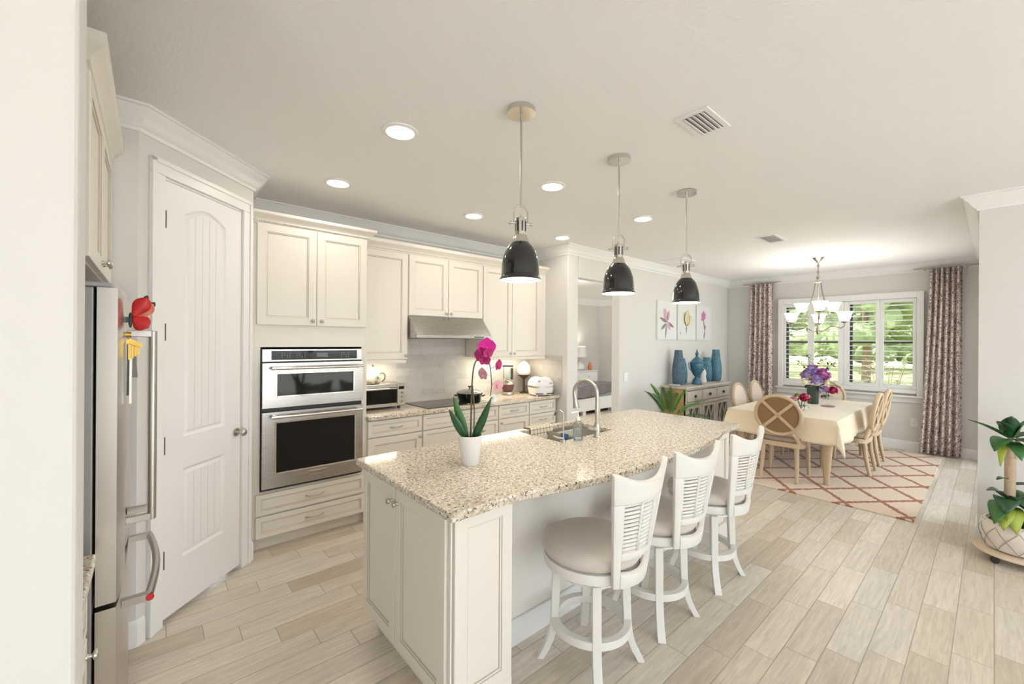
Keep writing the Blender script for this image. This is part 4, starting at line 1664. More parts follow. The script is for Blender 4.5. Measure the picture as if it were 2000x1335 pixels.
# ------------------------------------------------------------------ ceiling lights
LD = [((1.048, 2.185), 'recessed ceiling light above the island corner nearest the pantry'), ((1.042, 3.205), 'recessed ceiling light in front of the oven tower'),
      ((2.279, 2.185), 'recessed ceiling light behind the nearest pendant'), ((2.272, 3.19), 'recessed ceiling light in front of the range hood'),
      ((3.52, 2.185), 'recessed ceiling light between the second and third pendants'), ((3.49, 3.185), 'recessed ceiling light by the alcove wall corner')]
for i, ((x, y), lb) in enumerate(LD):
    t = thing('ceiling_light', lb, 'recessed light', (x, y, CEIL), group='recessed kitchen ceiling lights')
    MB().lathe([(.072, -.004), (.078, -.010), (.098, -.006), (.100, -.0005), (.072, -.0005)], (x, y, CEIL), 36).build('trim_ring', M['trim'], t, smooth=40)
    MB().lathe([(.071, -.0008), (.071, -.005), (1e-6, -.006)], (x, y, CEIL), 32).build('lens', M['led'], t, smooth=40)
    lamp('downlight', 'AREA', (x, y, CEIL - .012), LED_W, (1, .90, .77), .13, (0, 0, -1), t)

# ------------------------------------------------------------------ pendants
def make_pendant():
    t = thing('pendant_light', '', 'pendant light', (0, 0, 0))
    # z measured from the rim
    MB().lathe([(.072, .838), (.072, .862), (.066, .8645)], (0, 0, 0), 36).build('canopy', M['chrome'], t, smooth=40)
    MB().cyl((0, 0, .370), (0, 0, .84), .0058, n=12).build('rod', M['nickel'], t, smooth=60)
    b = MB()
    pts = [(-.036, 0, .287)]
    for i in range(17):
        a = PI - PI * i / 16
        pts.append((.036 * math.cos(a), 0, .337 + .038 * math.sin(a)))
    pts.append((.036, 0, .287))
    b.tube(pts, .0042, 10)
    b.cyl((-.056, 0, .287), (-.022, 0, .287), .0055, n=10)
    b.cyl((.022, 0, .287), (.056, 0, .287), .0055, n=10)
    b.ball((-.056, 0, .287), .009, n=10)
    b.ball((.056, 0, .287), .009, n=10)
    b.build('yoke', M['nickel'], t, smooth=50)
    b = MB().lathe([(.0435, .190), (.039, .203), (.033, .224), (.0275, .229), (.0275, .310), (.024, .314), (.006, .317), (.006, .33)], (0, 0, 0), 28)
    so_ = b.build('socket', M['chrome'], t, smooth=35)
    b = MB()
    for k in range(8):
        a = 2 * PI * k / 8
        MM = Matrix.Rotation(a, 4, 'Z')
        b.box(.0270, .0282, -.004, .004, .245, .296, M=MM)
    b.build('socket_slot', M['black'], so_)
    prof_o = [(.104, .0), (.106, .004), (.103, .010), (.098, .016), (.0965, .028), (.0957, .056), (.0942, .077), (.0912, .099), (.085, .122), (.0757, .147), (.062, .169), (.0435, .1895)]
    b = MB()
    n = 44
    v, f = [], []
    for r, z in prof_o:
        for j in range(n):
            a = 2 * PI * j / n
            v.append((r * math.cos(a), r * math.sin(a), z))
    for i in range(len(prof_o) - 1):
        for j in range(n):
            f.append((i * n + j, i * n + (j + 1) % n, (i + 1) * n + (j + 1) % n, (i + 1) * n + j))
    b.add(v, f)
    sh_ = b.build('shade', M['enamel'], t, smooth=50)
    b = MB()
    v, f = [], []
    pi_ = [(r - .0018, z + .0008) for r, z in prof_o[:-1]] + [(.045, .186), (1e-5, .187)]
    for r, z in pi_:
        for j in range(n):
            a = 2 * PI * j / n
            v.append((r * math.cos(a), r * math.sin(a), z))
    for i in range(len(pi_) - 1):
        for j in range(n):
            f.append((i * n + (j + 1) % n, i * n + j, (i + 1) * n + j, (i + 1) * n + (j + 1) % n))
    b.add(v, f)
    b.build('shade_lining', M['whiteglow'], t, smooth=50)
    MB().ball((0, 0, .085), .034, None, .042, 20, 12).build('bulb', M['bulb'], t, smooth=60)
    lamp('pendant_lamp', 'POINT', (0, 0, .03), PEND_W, (1, .93, .82), .03, None, t)
    return t


pd = make_pendant()
pd['label'] = 'black dome pendant hanging nearest the camera over the island'
pd['group'] = 'black dome pendants over the island'
pd.location = (1.405, 1.566, 1.8785)
pd.rotation_euler = (0, 0, math.radians(-24))
copy_tree(pd, (2.245, 1.566, 1.8785), math.radians(-50), 'black dome pendant hanging in the middle over the island')
copy_tree(pd, (3.135, 1.566, 1.8785), math.radians(-60), 'black dome pendant hanging furthest away, before the flower pictures')

# ------------------------------------------------------------------ ceiling vents
def vent(lab, cx, cy, lx, ly, n, along_y=True, cat='air vent', open_=True):
    t = thing('ceiling_vent', lab, cat, (cx, cy, CEIL))
    b = MB()
    x0, x1, y0, y1 = cx - lx / 2, cx + lx / 2, cy - ly / 2, cy + ly / 2
    fw = .028
    for a in ((x0, x1, y0, y0 + fw), (x0, x1, y1 - fw, y1), (x0, x0 + fw, y0 + fw, y1 - fw), (x1 - fw, x1, y0 + fw, y1 - fw)):
        b.box(a[0], a[1], a[2], a[3], CEIL - .008, CEIL - .0005)
    b.build('vent_frame', M['trim'], t, bevel=.002)
    b = MB()
    if open_:
        MB().box(x0 + fw, x1 - fw, y0 + fw, y1 - fw, CEIL - .0012, CEIL - .0006).build('vent_duct', M['greypl'], t)
        for k in range(n):
            y = y0 + fw + (k + .5) * (ly - 2 * fw) / n
            MM = Matrix.Translation((cx, y, CEIL - .009)) @ Matrix.Rotation(math.radians(28), 4, 'X')
            b.box(-(lx / 2 - fw), lx / 2 - fw, -(ly - 2 * fw) / n * .46, (ly - 2 * fw) / n * .46, -.0012, .0012, M=MM)
        b.build('vent_louver', M['trim'], t)
    else:
        b.box(x0 + fw, x1 - fw, y0 + fw, y1 - fw, CEIL - .006, CEIL - .0006)
        b.build('vent_plate', M['trim'], t)


vent('white louvred ceiling vent to the right of the pendants', 2.215, 1.02, .285, .175, 5)
vent('flat ceiling vent between the kitchen and the dining table', 5.26, 1.64, .40, .20, 6)
vent('plain white ceiling panel behind the furthest pendant', 5.72, 2.98, .42, .36, 1, open_=False)

# ------------------------------------------------------------------ dining area
tag(MB().box(5.08, 8.2, .455, 2.75, .0005, .012).build('area_rug', M['rug'], bevel=.004), 'cream rug with a rust trellis pattern under the dining table', 'rug')
RZ = .016
TX0, TX1, TY0, TY1, TZ = 5.52, 7.60, 1.09, 2.19, .745
tb = thing('dining_table', 'oak dining table under the cream tablecloth', 'table', (6.56, 1.64, RZ))
MB().box(TX0 + .01, TX1 - .01, TY0 + .01, TY1 - .01, .70, .735).build('tabletop', M['oak'], tb, bevel=.004)
b = MB()
b.box(TX0 + .06, TX1 - .06, TY0 + .06, TY0 + .085, .60, .70)
b.box(TX0 + .06, TX1 - .06, TY1 - .085, TY1 - .06, .60, .70)
b.box(TX0 + .06, TX0 + .085, TY0 + .085, TY1 - .085, .60, .70)
b.box(TX1 - .085, TX1 - .06, TY0 + .085, TY1 - .085, .60, .70)
b.build('apron', M['oak'], tb)
for x in (TX0 + .11, TX1 - .11):
    for y in (TY0 + .11, TY1 - .11):
        b = MB()
        prof_ = [(.026, RZ), (.030, RZ + .02), (.026, RZ + .05), (.030, .10), (.062, .48), (.068, .52), (.056, .535), (.068, .55), (.072, .58)]
        v, f = [], []
        n = 16
        b.lathe(prof_, (x, y, 0), 24)
        b.box(x - .062, x + .062, y - .062, y + .062, .58, .699)
        b.build('leg', M['oak'], tb, smooth=40)
# tablecloth
OV = .27
CX, CY, LX, LY = (TX0 + TX1) / 2, (TY0 + TY1) / 2, (TX1 - TX0) / 2 + .004, (TY1 - TY0) / 2 + .004


def cloth(u, v):
    a = (u * 2 - 1) * (LX + OV)
    c = (v * 2 - 1) * (LY + OV)
    dx, dy = max(0, abs(a) - LX), max(0, abs(c) - LY)
    sx, sy = (1 if a > 0 else -1), (1 if c > 0 else -1)
    bx, by = min(abs(a), LX) * sx, min(abs(c), LY) * sy
    if dx == 0 and dy == 0:
        return (CX + bx, CY + by, TZ)
    if dx > 0 and dy > 0:
        r = math.hypot(dx, dy)
        ph = math.atan2(dy, dx)
        rr = .006 + .30 * r * (1 - .25 * abs(math.sin(2 * ph - PI / 2)))
        return (CX + bx + sx * rr * math.cos(ph), CY + by + sy * rr * math.sin(ph), TZ - r * .97)
    if dx > 0:
        w = .018 * dx / OV * math.sin(by * 11)
        return (CX + bx + sx * (.006 + .12 * dx + w), CY + by, TZ - dx * .98)
    w = .018 * dy / OV * math.sin(bx * 9 + 1)
    return (CX + bx, CY + by + sy * (.006 + .12 * dy + w), TZ - dy * .98)


def nonuni(k, n, L):
    return k


b = MB()
us = [i / 8 * OV for i in range(8)]


def axis(L, n):
    q = [-(L + OV) + OV * i / 8 for i in range(8)]
    q += [-L + 2 * L * i / n for i in range(n + 1)]
    q += [L + OV * (i + 1) / 8 for i in range(8)]
    return q


ax_, ay_ = axis(LX, 30), axis(LY, 18)
v = [cloth((a / (LX + OV) + 1) / 2, (c / (LY + OV) + 1) / 2) for c in ay_ for a in ax_]
w_ = len(ax_)
b.add(v, [(j * w_ + i, j * w_ + i + 1, (j + 1) * w_ + i + 1, (j + 1) * w_ + i) for j in range(len(ay_) - 1) for i in range(w_ - 1)])
tag(b.build('tablecloth', M['cloth'], smooth=60, solid=.002), 'cream tablecloth draped over the dining table', 'tablecloth')


def make_chair(arms):
    t = thing('dining_chair', '', 'chair', (0, 0, 0))
    wood = M['oak']
    # faces +x, back at -x
    def rr(hx, hy, r, z0, z1, bm, cx=0):
        pts = []
        for qx, qy, a0 in ((hx - r, hy - r, 0), (-hx + r, hy - r, 90), (-hx + r, -hy + r, 180), (hx - r, -hy + r, 270)):
            for k in range(6):
                a = math.radians(a0 + 18 * k)
                pts.append((cx + qx + r * math.cos(a), qy + r * math.sin(a)))
        bm.prism(pts, z0, z1)
    b = MB()
    rr(.235, .235, .10, .375, .430, b)
    b.build('seat_frame', wood, t, bevel=.004)
    b = MB()
    rr(.228, .228, .10, .431, .485, b)
    b.build('seat', M['leather'], t, bevel=.018, segs=4)
    for sy in (-1, 1):
        MB().tube([(.19, sy * .19, .375), (.20, sy * .195, .20), (.205, sy * .20, 0.0)], [.028, .022, .016], 12).build('leg', wood, t, smooth=50)
        MB().tube([(-.20, sy * .165, .375), (-.215, sy * .17, .22), (-.255, sy * .18, 0)], [.026, .022, .018], 10).build('leg', wood, t, smooth=50)
        MB().tube([(-.21, sy * .185, .43), (-.232, sy * .17, .49), (-.243, sy * .125, .545)], [.024, .021, .019], 10).build('back_post', wood, t, smooth=50)
    tilt = math.radians(-9)
    MM = Matrix.Translation((-.285, 0, .74)) @ Matrix.Rotation(tilt, 4, 'Y')
    b = MB()
    ring = [(0,   .224 * math.cos(2 * PI * k / 48), .222 * math.sin(2 * PI * k / 48)) for k in range(48)]
    b.tube(ring, .026, 10, closed=True, flat=.75, M=MM)
    b.build('back_frame', wood, t, smooth=60)
    b = MB()
    b.add([(-.004, .215 * math.cos(2 * PI * k / 40), .212 * math.sin(2 * PI * k / 40)) for k in range(40)] + [(.012, .215 * math.cos(2 * PI * k / 40), .212 * math.sin(2 * PI * k / 40)) for k in range(40)],
          [tuple(range(39, -1, -1)), tuple(range(40, 80))] + [(k, (k + 1) % 40, 40 + (k + 1) % 40, 40 + k) for k in range(40)], M=MM)
    b.build('back_panel', M['brownfab'], t)
    b = MB()
    b.add([(.0125, .215 * math.cos(2 * PI * k / 40), .212 * math.sin(2 * PI * k / 40)) for k in range(40)] + [(.03, .16 * math.cos(2 * PI * k / 40), .16 * math.sin(2 * PI * k / 40)) for k in range(40)],
          [tuple(range(39, -1, -1)), tuple(range(40, 80))] + [(k, (k + 1) % 40, 40 + (k + 1) % 40, 40 + k) for k in range(40)], M=MM)
    b.build('back_cushion', M['creamfab'], t, smooth=40)
    for sg in (-1, 1):
        b = MB()
        ca = math.radians(45) * sg
        b.box(-.016, -.005, -.214, .214, -.017, .017, M=MM @ Matrix.Rotation(ca, 4, 'X'))
        b.build('cross_brace', wood, t, bevel=.003)
    if arms:
        for sy in (-1, 1):
            b = MB()
            b.tube(smooth_path([(-.205, sy * .19, .44), (-.14, sy * .25, .465), (-.05, sy * .272, .53), (.03, sy * .275, .57), (.085, sy * .272, .555), (.07, sy * .265, .50), (.05, sy * .25, .45), (.07, sy * .236, .41)], 4), .017, 10)
            b.build('arm', M['oakdark'], t, smooth=60)
    return t


CG = 'round-backed dining chairs'
ch = make_chair(True)
ch['label'] = 'round-backed armchair at the table end facing the window, its crossed back to the kitchen'
ch['group'] = CG
ch.location = (5.665, 1.615, RZ)
ch.rotation_euler = (0, 0, math.radians(3))
copy_tree(ch, (7.66, 1.70, RZ), PI, 'round-backed armchair at the table end against the window')
c2 = make_chair(False)
c2['label'] = 'round-backed side chair on the near-curtain side, nearer the kitchen'
c2['group'] = CG
c2.location = (6.55, 1.20, RZ)
c2.rotation_euler = (0, 0, PI / 2)
copy_tree(c2, (7.17, 1.20, RZ), PI / 2, 'round-backed side chair on the near-curtain side, nearer the window')
copy_tree(c2, (6.47, 2.13, RZ), -PI / 2, 'round-backed side chair on the sideboard side, nearer the kitchen')
copy_tree(c2, (7.12, 2.13, RZ), -PI / 2, 'round-backed side chair on the sideboard side, nearer the window')

# table flowers
def bloom_ball(bm, c, r, n=46, seed=0, mi=0, pl=.9):
    q = random.Random(seed)
    bm.ball(c, r * .66, None, None, 12, 8, mi)
    for k in range(n):
        z = q.uniform(-.5, 1)
        a = q.uniform(0, 2 * PI)
        s = math.sqrt(max(0, 1 - z * z))
        dv_ = Vector((s * math.cos(a), s * math.sin(a), z))
        bm.leaf(Vector(c) + dv_ * r * .52, dv_ + Vector((q.uniform(-.6, .6), q.uniform(-.6, .6), q.uniform(-.1, .5))), r * .60, r * .62 * pl, .3, n=3, mi=mi, fold=.4)


vx, vy = 6.86, 1.62
fl_ = thing('flower_arrangement', 'tall grey vase of lilac and purple blooms in the middle of the dining table', 'flowers', (vx, vy, .747))
MB().lathe([(.062, .7475), (.066, .76), (.070, .95), (.072, .985), (.066, .985), (.06, .97)], (vx, vy, 0), 28).build('vase', M['vasegrey'], fl_, smooth=40)


def FP(a, h, f=0):
    return Vector((vx, vy, h)) + RT * a + FWD * f


for k, (a, h, f, r, mt) in enumerate(((-.10, 1.14, -.03, .09, 'purple'), (-.02, 1.08, -.08, .085, 'purple'), (.10, 1.15, -.04, .10, 'orchidpurple'), (.03, 1.20, .03, .09, 'orchidpurple'), (-.03, 1.21, .0, .08, 'purple'), (.15, 1.10, .02, .08, 'orchidpurple'), (0, 1.12, .08, .09, 'purple'))):
    b = MB()
    bloom_ball(b, FP(a, h, f), r, 64, k)
    b.build('bloom', M[mt], fl_, smooth=60)
for a, h, f in ((-.15, 1.04, -.06), (.11, 1.035, -.10), (.16, 1.03, -.03)):
    b = MB()
    bloom_ball(b, FP(a, h, f), .055, 20, int(a * 100) + 50)
    b.build('bloom', M['creampetal'], fl_, smooth=60)
b = MB()
q = random.Random(9)
for a, h, f in ((-.21, 1.32, 0), (-.06, 1.42, .02), (.12, 1.38, 0), (.20, 1.36, .03), (.25, 1.32, -.02), (.33, 1.30, .0), (.22, 1.22, .0)):
    p0, p1 = FP(a * .2, 1.1, f), FP(a, h, f)
    pm = (p0 + p1) / 2 + Vector((0, 0, .05))
    b.tube([p0, pm, p1], .0025, 5)
    for k in range(9):
        c = pm.lerp(p1, k / 8)
        b.leaf(c, RT * q.uniform(-1, 1) + FWD * q.uniform(-.5, .5) + Vector((0, 0, q.uniform(-.2, .9))), .065, .022, .2, n=3)
b.build('greenery_sprig', M['leafdark'], fl_)
for a, h, ra, rz, L, mt in ((.12, 1.0, 1, .12, .26, 'leafdark'), (-.06, 1.0, -1, -.05, .16, 'leafdark'), (.02, .995, .3, -.25, .14, 'leafdark'), (-.17, 1.08, -.5, .4, .12, 'bark')):
    b = MB().leaf(FP(a * .5, h, -.05), RT * ra + Vector((0, 0, rz)) - FWD * .3, L, .10, .18, n=7)
    b.build('leaf', M[mt], fl_, solid=.002)


def posy(x, y, lab, hue, seed):
    t = thing('flower_posy', lab, 'flowers', (x, y, .747))
    MB().lathe([(.035, .7475), (.038, .755), (.04, .84), (.036, .84), (.033, .76)], (x, y, 0), 22).build('glass_jar', M['clear'], t, smooth=40)
    P_ = lambda a, h, f=0: Vector((x, y, h)) + RT * a + FWD * f
    b = MB()
    for k in range(5):
        b.tube([P_(0, .76), P_((k - 2) * .03, .90, (k % 2) * .03 - .015)], .003, 5)
        b.leaf(P_((k - 2) * .01, .80), RT * (k - 2) * .4 - FWD * .4 + Vector((0, 0, .3)), .10, .04, .6, n=5)
    b.build('leaf', M['leafdark'], t)
    for k, (a, h, r, mt) in enumerate(hue):
        b = MB()
        bloom_ball(b, P_(a, h, -.02 + .02 * (k % 2)), r, 48, seed + k)
        b.build('bloom', M[mt], t, smooth=60)


posy(6.05, 1.55, 'small glass jar of crimson blooms in front of the tall vase', ((.02, .90, .068, 'crimson'), (-.085, .885, .05, 'pinkpetal'), (.07, .915, .035, 'pinkpetal'), (-.05, .93, .03, 'leafyellow')), 60)
posy(7.52, 1.62, 'small glass jar of lilac and crimson blooms behind the tall vase', ((-.10, .89, .075, 'purple'), (.10, .875, .075, 'crimson'), (.16, .90, .05, 'pinkpetal'), (.0, .90, .05, 'orchidpurple')), 80)
dt = MB().lathe([(.0, .7475), (.10, .7475), (.11, .752), (.10, .753), (1e-6, .751)][1:], (6.72, 1.42, 0), 24, sx=1, sy=.7)
tag(dt.build('trivet', plain('mauve_mat', (.35, .16, .22), .7), smooth=40), 'flat mauve mat lying on the tablecloth beside the tall vase', 'mat')

# chandelier
hx, hy = 6.9, 1.579
cd = thing('chandelier', 'brushed nickel chandelier with six frosted bell shades over the dining table', 'chandelier', (hx, hy, CEIL))
MB().lathe([(.012, CEIL - .075), (.02, CEIL - .06), (.06, CEIL - .012), (.072, CEIL - .001)], (hx, hy, 0), 28).build('canopy', M['bronzenickel'], cd, smooth=50)
b = MB()
b.cyl((hx, hy, CEIL - .07), (hx, hy, 2.50), .006, n=10)
for i in range(3):
    zc = CEIL - .11 - i * .045
    b.tube([(hx + .012 * math.cos(a) * (i % 2), hy + .012 * math.cos(a) * (1 - i % 2), zc + .025 * math.sin(a)) for a in [2 * PI * k / 12 for k in range(12)]], .003, 6, closed=True)
b.ball((hx, hy, 2.475), .022, None, .028, 14)
b.lathe([(.035, 2.395), (.05, 2.405), (.03, 2.42), (.012, 2.45)], (hx, hy, 0), 18)
b.build('stem', M['bronzenickel'], cd, smooth=50)
_fv = Vector((hx, hy, 0)).normalized()
_rv = Vector((_fv.y, -_fv.x, 0))
DIR = lambda deg: _rv * math.cos(math.radians(deg)) + _fv * math.sin(math.radians(deg))


def HP(dv_, r, z):
    return Vector((hx, hy, z)) + dv_ * r


for k, deg in enumerate((88, 208, 328)):
    dv_ = DIR(deg)
    b = MB()
    b.tube([HP(dv_, r, z) for r, z in smooth_path([(.036, 2.40), (.05, 2.30), (.075, 2.18), (.11, 2.04), (.15, 1.93), (.20, 1.85)], 4)], .0065, 8)
    b.tube([HP(dv_, r, z) for r, z in smooth_path([(.02, 1.745), (.07, 1.74), (.15, 1.79), (.21, 1.80), (.28, 1.775), (.325, 1.80), (.33, 1.85)], 4)], .0065, 8)
    b.build('arm', M['bronzenickel'], cd, smooth=60)
    for (dg_, r, z) in ((deg, .33, 1.85), (deg + 67, .205, 1.995)):
        d2_ = DIR(dg_)
        c = HP(d2_, r, z)
        if r < .3:
            b = MB().tube([HP(d2_, q_, w__) for q_, w__ in smooth_path([(.11, 1.95), (.15, 1.89), (.195, 1.93), (.205, 1.99)], 4)], .006, 8)
            b.build('arm', M['bronzenickel'], cd, smooth=60)
        b = MB()
        b.lathe([(.018, -.012), (.03, -.004), (.034, .008), (.02, .012)], c, 18)
        b.build('cup', M['bronzenickel'], cd, smooth=50)
        MB().lathe([(.02, .012), (.050, .02), (.062, .05), (.067, .08), (.079, .115), (.096, .135), (.093, .136), (.075, .115), (.060, .07), (.04, .03), (.01, .025)], c, 24).build('shade', M['frost'], cd, smooth=60)
        lamp('chandelier_lamp', 'POINT', c + Vector((0, 0, .09)), 2.6, (1, .95, .88), .03, None, cd)
b = MB().lathe([(1e-6, 1.69), (.012, 1.70), (.02, 1.72), (.02, 1.76), (.012, 1.79), (.012, 1.83), (1e-6, 1.835)], (hx, hy, 0), 16)
b.build('finial', M['bronzenickel'], cd, smooth=50)

# curtains
def curtain(lab, y0, y1, yb0, yb1, folds, z1=2.64):
    def fn(u, v):
        z = z1 + (.02 - z1) * v
        a, c = y0 + (yb0 - y0) * v ** 1.3, y1 + (yb1 - y1) * v ** 1.3
        y = a + (c - a) * u
        amp = .038 + .006 * v
        return (XW - .115 + amp * math.sin(u * folds * 2 * PI + .5) + .006 * math.sin(u * 23 + v * 4), y, z)
    o = MB().grid(fn, folds * 14, 24).build('curtain', M['curtain'], smooth=60, solid=.004)
    return tag(o, lab, 'curtain')


curtain('narrow mauve damask curtain between the sideboard and the shutters', 2.585, 2.95, 2.565, 3.02, 5)
curtain('wide mauve damask curtain by the corner near the green floor plant', .285, .60, .285, .70, 6)


def rod(lab, y0, y1, c0_, c1_):
    t = thing('curtain_rod', lab, 'curtain rod', (XW - .105, (y0 + y1) / 2, 2.61))
    x, z = XW - .105, 2.655
    MB().cyl((x, y0, z), (x, y1, z), .011, n=14).build('pole', M['nickel'], t, smooth=60)
    for y, sg in ((y0, -1), (y1, 1)):
        b = MB()
        b.tube([(x + .02 * math.cos(2 * PI * k / 14), y + sg * .030 + .028 * math.sin(2 * PI * k / 14), z) for k in range(14)], .007, 8, closed=True)
        b.ball((x, y + sg * .002, z), .013, n=10)
        b.build('finial', M['nickel'], t, smooth=60)
        b = MB()
        yb = y - sg * .05
        b.tube([(XW - .001, yb, z - .02), (XW - .05, yb, z - .02), (x, yb, z - .012)], .006, 8)
        b.build('bracket', M['nickel'], t, smooth=60)


rod('short nickel curtain rod over the narrow curtain beside the sideboard', 2.52, 3.02, 2.58, 2.95)
rod('short nickel curtain rod over the wide curtain by the near corner', .19, .71, .285, .60)

# sideboard
sb = thing('sideboard', 'distressed cream sideboard with lattice doors under the flower pictures', 'sideboard', (6.76, 3.18, 0))
bx0, bx1, by0, by1 = 5.99, 7.53, 2.985, 3.365
MB().box(bx0 - .03, bx1 + .03, by0 - .03, by1, .875, .905).build('top', M['dresser'], sb, bevel=.008, segs=3)
b = MB()
MB().box(bx0, bx0 + .03, by0, by1, .06, .875).build('side_panel', M['dresserwood'], sb, bevel=.003)
MB().box(bx1 - .03, bx1, by0, by1, .06, .875).build('side_panel', M['dresserwood'], sb, bevel=.003)
b = MB()
b.box(bx0 + .03, bx1 - .03, by0 + .03, by1, .06, .10)
b.box(bx0 + .03, bx1 - .03, by1 - .02, by1, .10, .875)
b.box(bx0 + .03, bx1 - .03, by0 + .03, by1 - .02, .60, .64)
b.build('carcass', M['dresser'], sb)
b = MB()
b.box(bx0, bx1, by0 - .004, by0 + .03, .62, .665)
b.box(bx0, bx1, by0 - .004, by0 + .03, .845, .875)
b.box(bx0, bx1, by0 - .004, by0 + .03, .06, .12)
for x in (bx0, bx0 + .50, bx0 + 1.01, bx1 - .03):
    b.box(x, x + .03, by0 - .004, by0 + .03, .12, .62)
    b.box(x, x + .03, by0 - .004, by0 + .03, .665, .845)
b.build('face_frame', M['dresser'], sb, bevel=.003)
for x in (bx0, bx1 - .07):
    for y in (by0, by1 - .07):
        MB().box(x, x + .07, y, y + .07, 0, .06).build('leg', M['dresser'], sb)
for k in range(3):
    x0 = bx0 + .036 + k * .504
    x1 = x0 + .458
    d = MB().box(x0, x1, by0 - .012, by0 + .02, .675, .835).build('drawer', M['dresser'], sb, bevel=.006)
    MB().ball(((x0 + x1) / 2, by0 - .026, .755), .022, .018, .022, 14, 10).build('knob', M['black'], d, smooth=60)
    d = MB()
    for a in ((x0, x0 + .05, .13, .61), (x1 - .05, x1, .13, .61), (x0 + .05, x1 - .05, .13, .17), (x0 + .05, x1 - .05, .57, .61)):
        d.box(a[0], a[1], by0 - .006, by0 + .016, a[2], a[3])
    d = d.build('door', M['dresser'], sb)
    MB().box(x0 + .05, x1 - .05, by0 + .018, by0 + .022, .17, .57).build('mirror_panel', M['mirror'], d)
    b = MB()
    xm, hw, zm = (x0 + x1) / 2, (x1 - x0) / 2 - .055, .37
    for sg in (-1, 1):
        for side in (-1, 1):
            pts = []
            for i in range(13):
                q_ = i / 12
                pts.append((xm + side * (hw * .06 + hw * .94 * (1 - q_) if sg > 0 else hw * (.06 + .94 * q_)) * 1.0, by0 + .004, .172 + .396 * q_))
            b.tube(pts, .009, 6)
    b.build('lattice', M['dresser'], d)

SZ = .9055


def vase(nm, lab, x, y, prof_, mt):
    return tag(MB().lathe([(r, z + SZ) for r, z in prof_], (x, y, 0), 32).build(nm, mt, smooth=50), lab, 'vase')


vase('tall_vase', 'tall slate blue vase at the plant end of the sideboard', 6.22, 3.22, [(.06, 0), (.085, .03), (.095, .16), (.09, .28), (.07, .42), (.058, .53), (.06, .545), (.05, .545), (.045, .5)], M['tealdark'])
vase('short_vase', 'shorter teal scaled vase beside the tall slate one', 6.45, 3.285, [(.055, 0), (.08, .03), (.09, .15), (.078, .28), (.055, .38), (.05, .41), (.044, .41), (.04, .38)], M['teal'])
vase('tall_vase', 'tall teal vase at the window end of the sideboard', 7.42, 3.16, [(.06, 0), (.085, .03), (.095, .16), (.09, .28), (.07, .42), (.058, .53), (.06, .545), (.05, .545), (.045, .5)], M['teal'])
vase('short_vase', 'shorter teal vase beside the tall one at the window end', 7.245, 3.24, [(.055, 0), (.08, .03), (.09, .15), (.078, .28), (.06, .38), (.06, .41), (.052, .41), (.05, .38)], M['teal'])
ur = thing('lidded_urn', 'blue footed urn with a lid in the middle of the sideboard', 'urn', (6.585, 3.10, SZ))
ux, uy = 6.585, 3.10
MB().lathe([(.075, SZ), (.078, SZ + .012), (.06, SZ + .07), (.035, SZ + .10), (.03, SZ + .12), (.055, SZ + .15), (.09, SZ + .22), (.105, SZ + .30), (.10, SZ + .335)], (ux, uy, 0), 32).build('urn_body', M['urn'], ur, smooth=50)
MB().lathe([(.105, SZ + .336), (.107, SZ + .345), (.075, SZ + .385), (.03, SZ + .43), (.016, SZ + .45), (.028, SZ + .485), (.014, SZ + .52), (.008, SZ + .55), (1e-6, SZ + .56)], (ux, uy, 0), 28).build('lid', M['urn'], ur, smooth=50)
for sg in (-1, 1):
    b = MB().tube([Vector((ux, uy, 0)) + RT * (sg * r) + Vector((0, 0, SZ + z)) for r, z in smooth_path([(.10, .33), (.125, .34), (.13, .30), (.115, .24), (.09, .22)], 4)], .007, 8)
    b.build('urn_handle', M['urn'], ur, smooth=60)
for x, y, lb in ((6.60, 3.30, 'small white ceramic figure on the plant side of the blue urn'), (7.03, 3.2, 'small white ceramic figure on the window side of the blue urn')):
    b = MB().lathe([(.05, SZ), (.055, SZ + .02), (.04, SZ + .10), (.05, SZ + .15), (.035, SZ + .20), (.02, SZ + .235), (1e-6, SZ + .25)], (x, y, 0), 20)
    tag(b.build('ceramic_figure', M['potwhite'], smooth=50), lb, 'figurine')
b = MB().lathe([(.05, SZ), (.09, SZ + .012), (.088, SZ + .018), (1e-6, SZ + .012)], (6.06, 3.2, 0), 24)
tag(b.build('dish', M['potwhite'], smooth=40), 'small white dish at the plant end of the sideboard', 'dish')

# three flower pictures
PZ0, PZ1 = 1.615, 2.215


def picture(lab, x0, x1):
    t = thing('flower_picture', lab, 'picture', ((x0 + x1) / 2, YK - .02, PZ0), group='flower canvases on the wall')
    MB().box(x0, x1, YK - .03, YK - .002, PZ0, PZ1).build('canvas', M['board'], t)
    return t


def petals(t, nm, mt, items):
    b = MB()
    for k, (x, z, dx, dz, L, w) in enumerate(items):
        b.leaf((x, YK - .0312 - .0004 * k, z), (dx, 0, dz), L, w, 0, up=(0, -1, 0), n=6, fold=0)
    b.build(nm, mt, t)


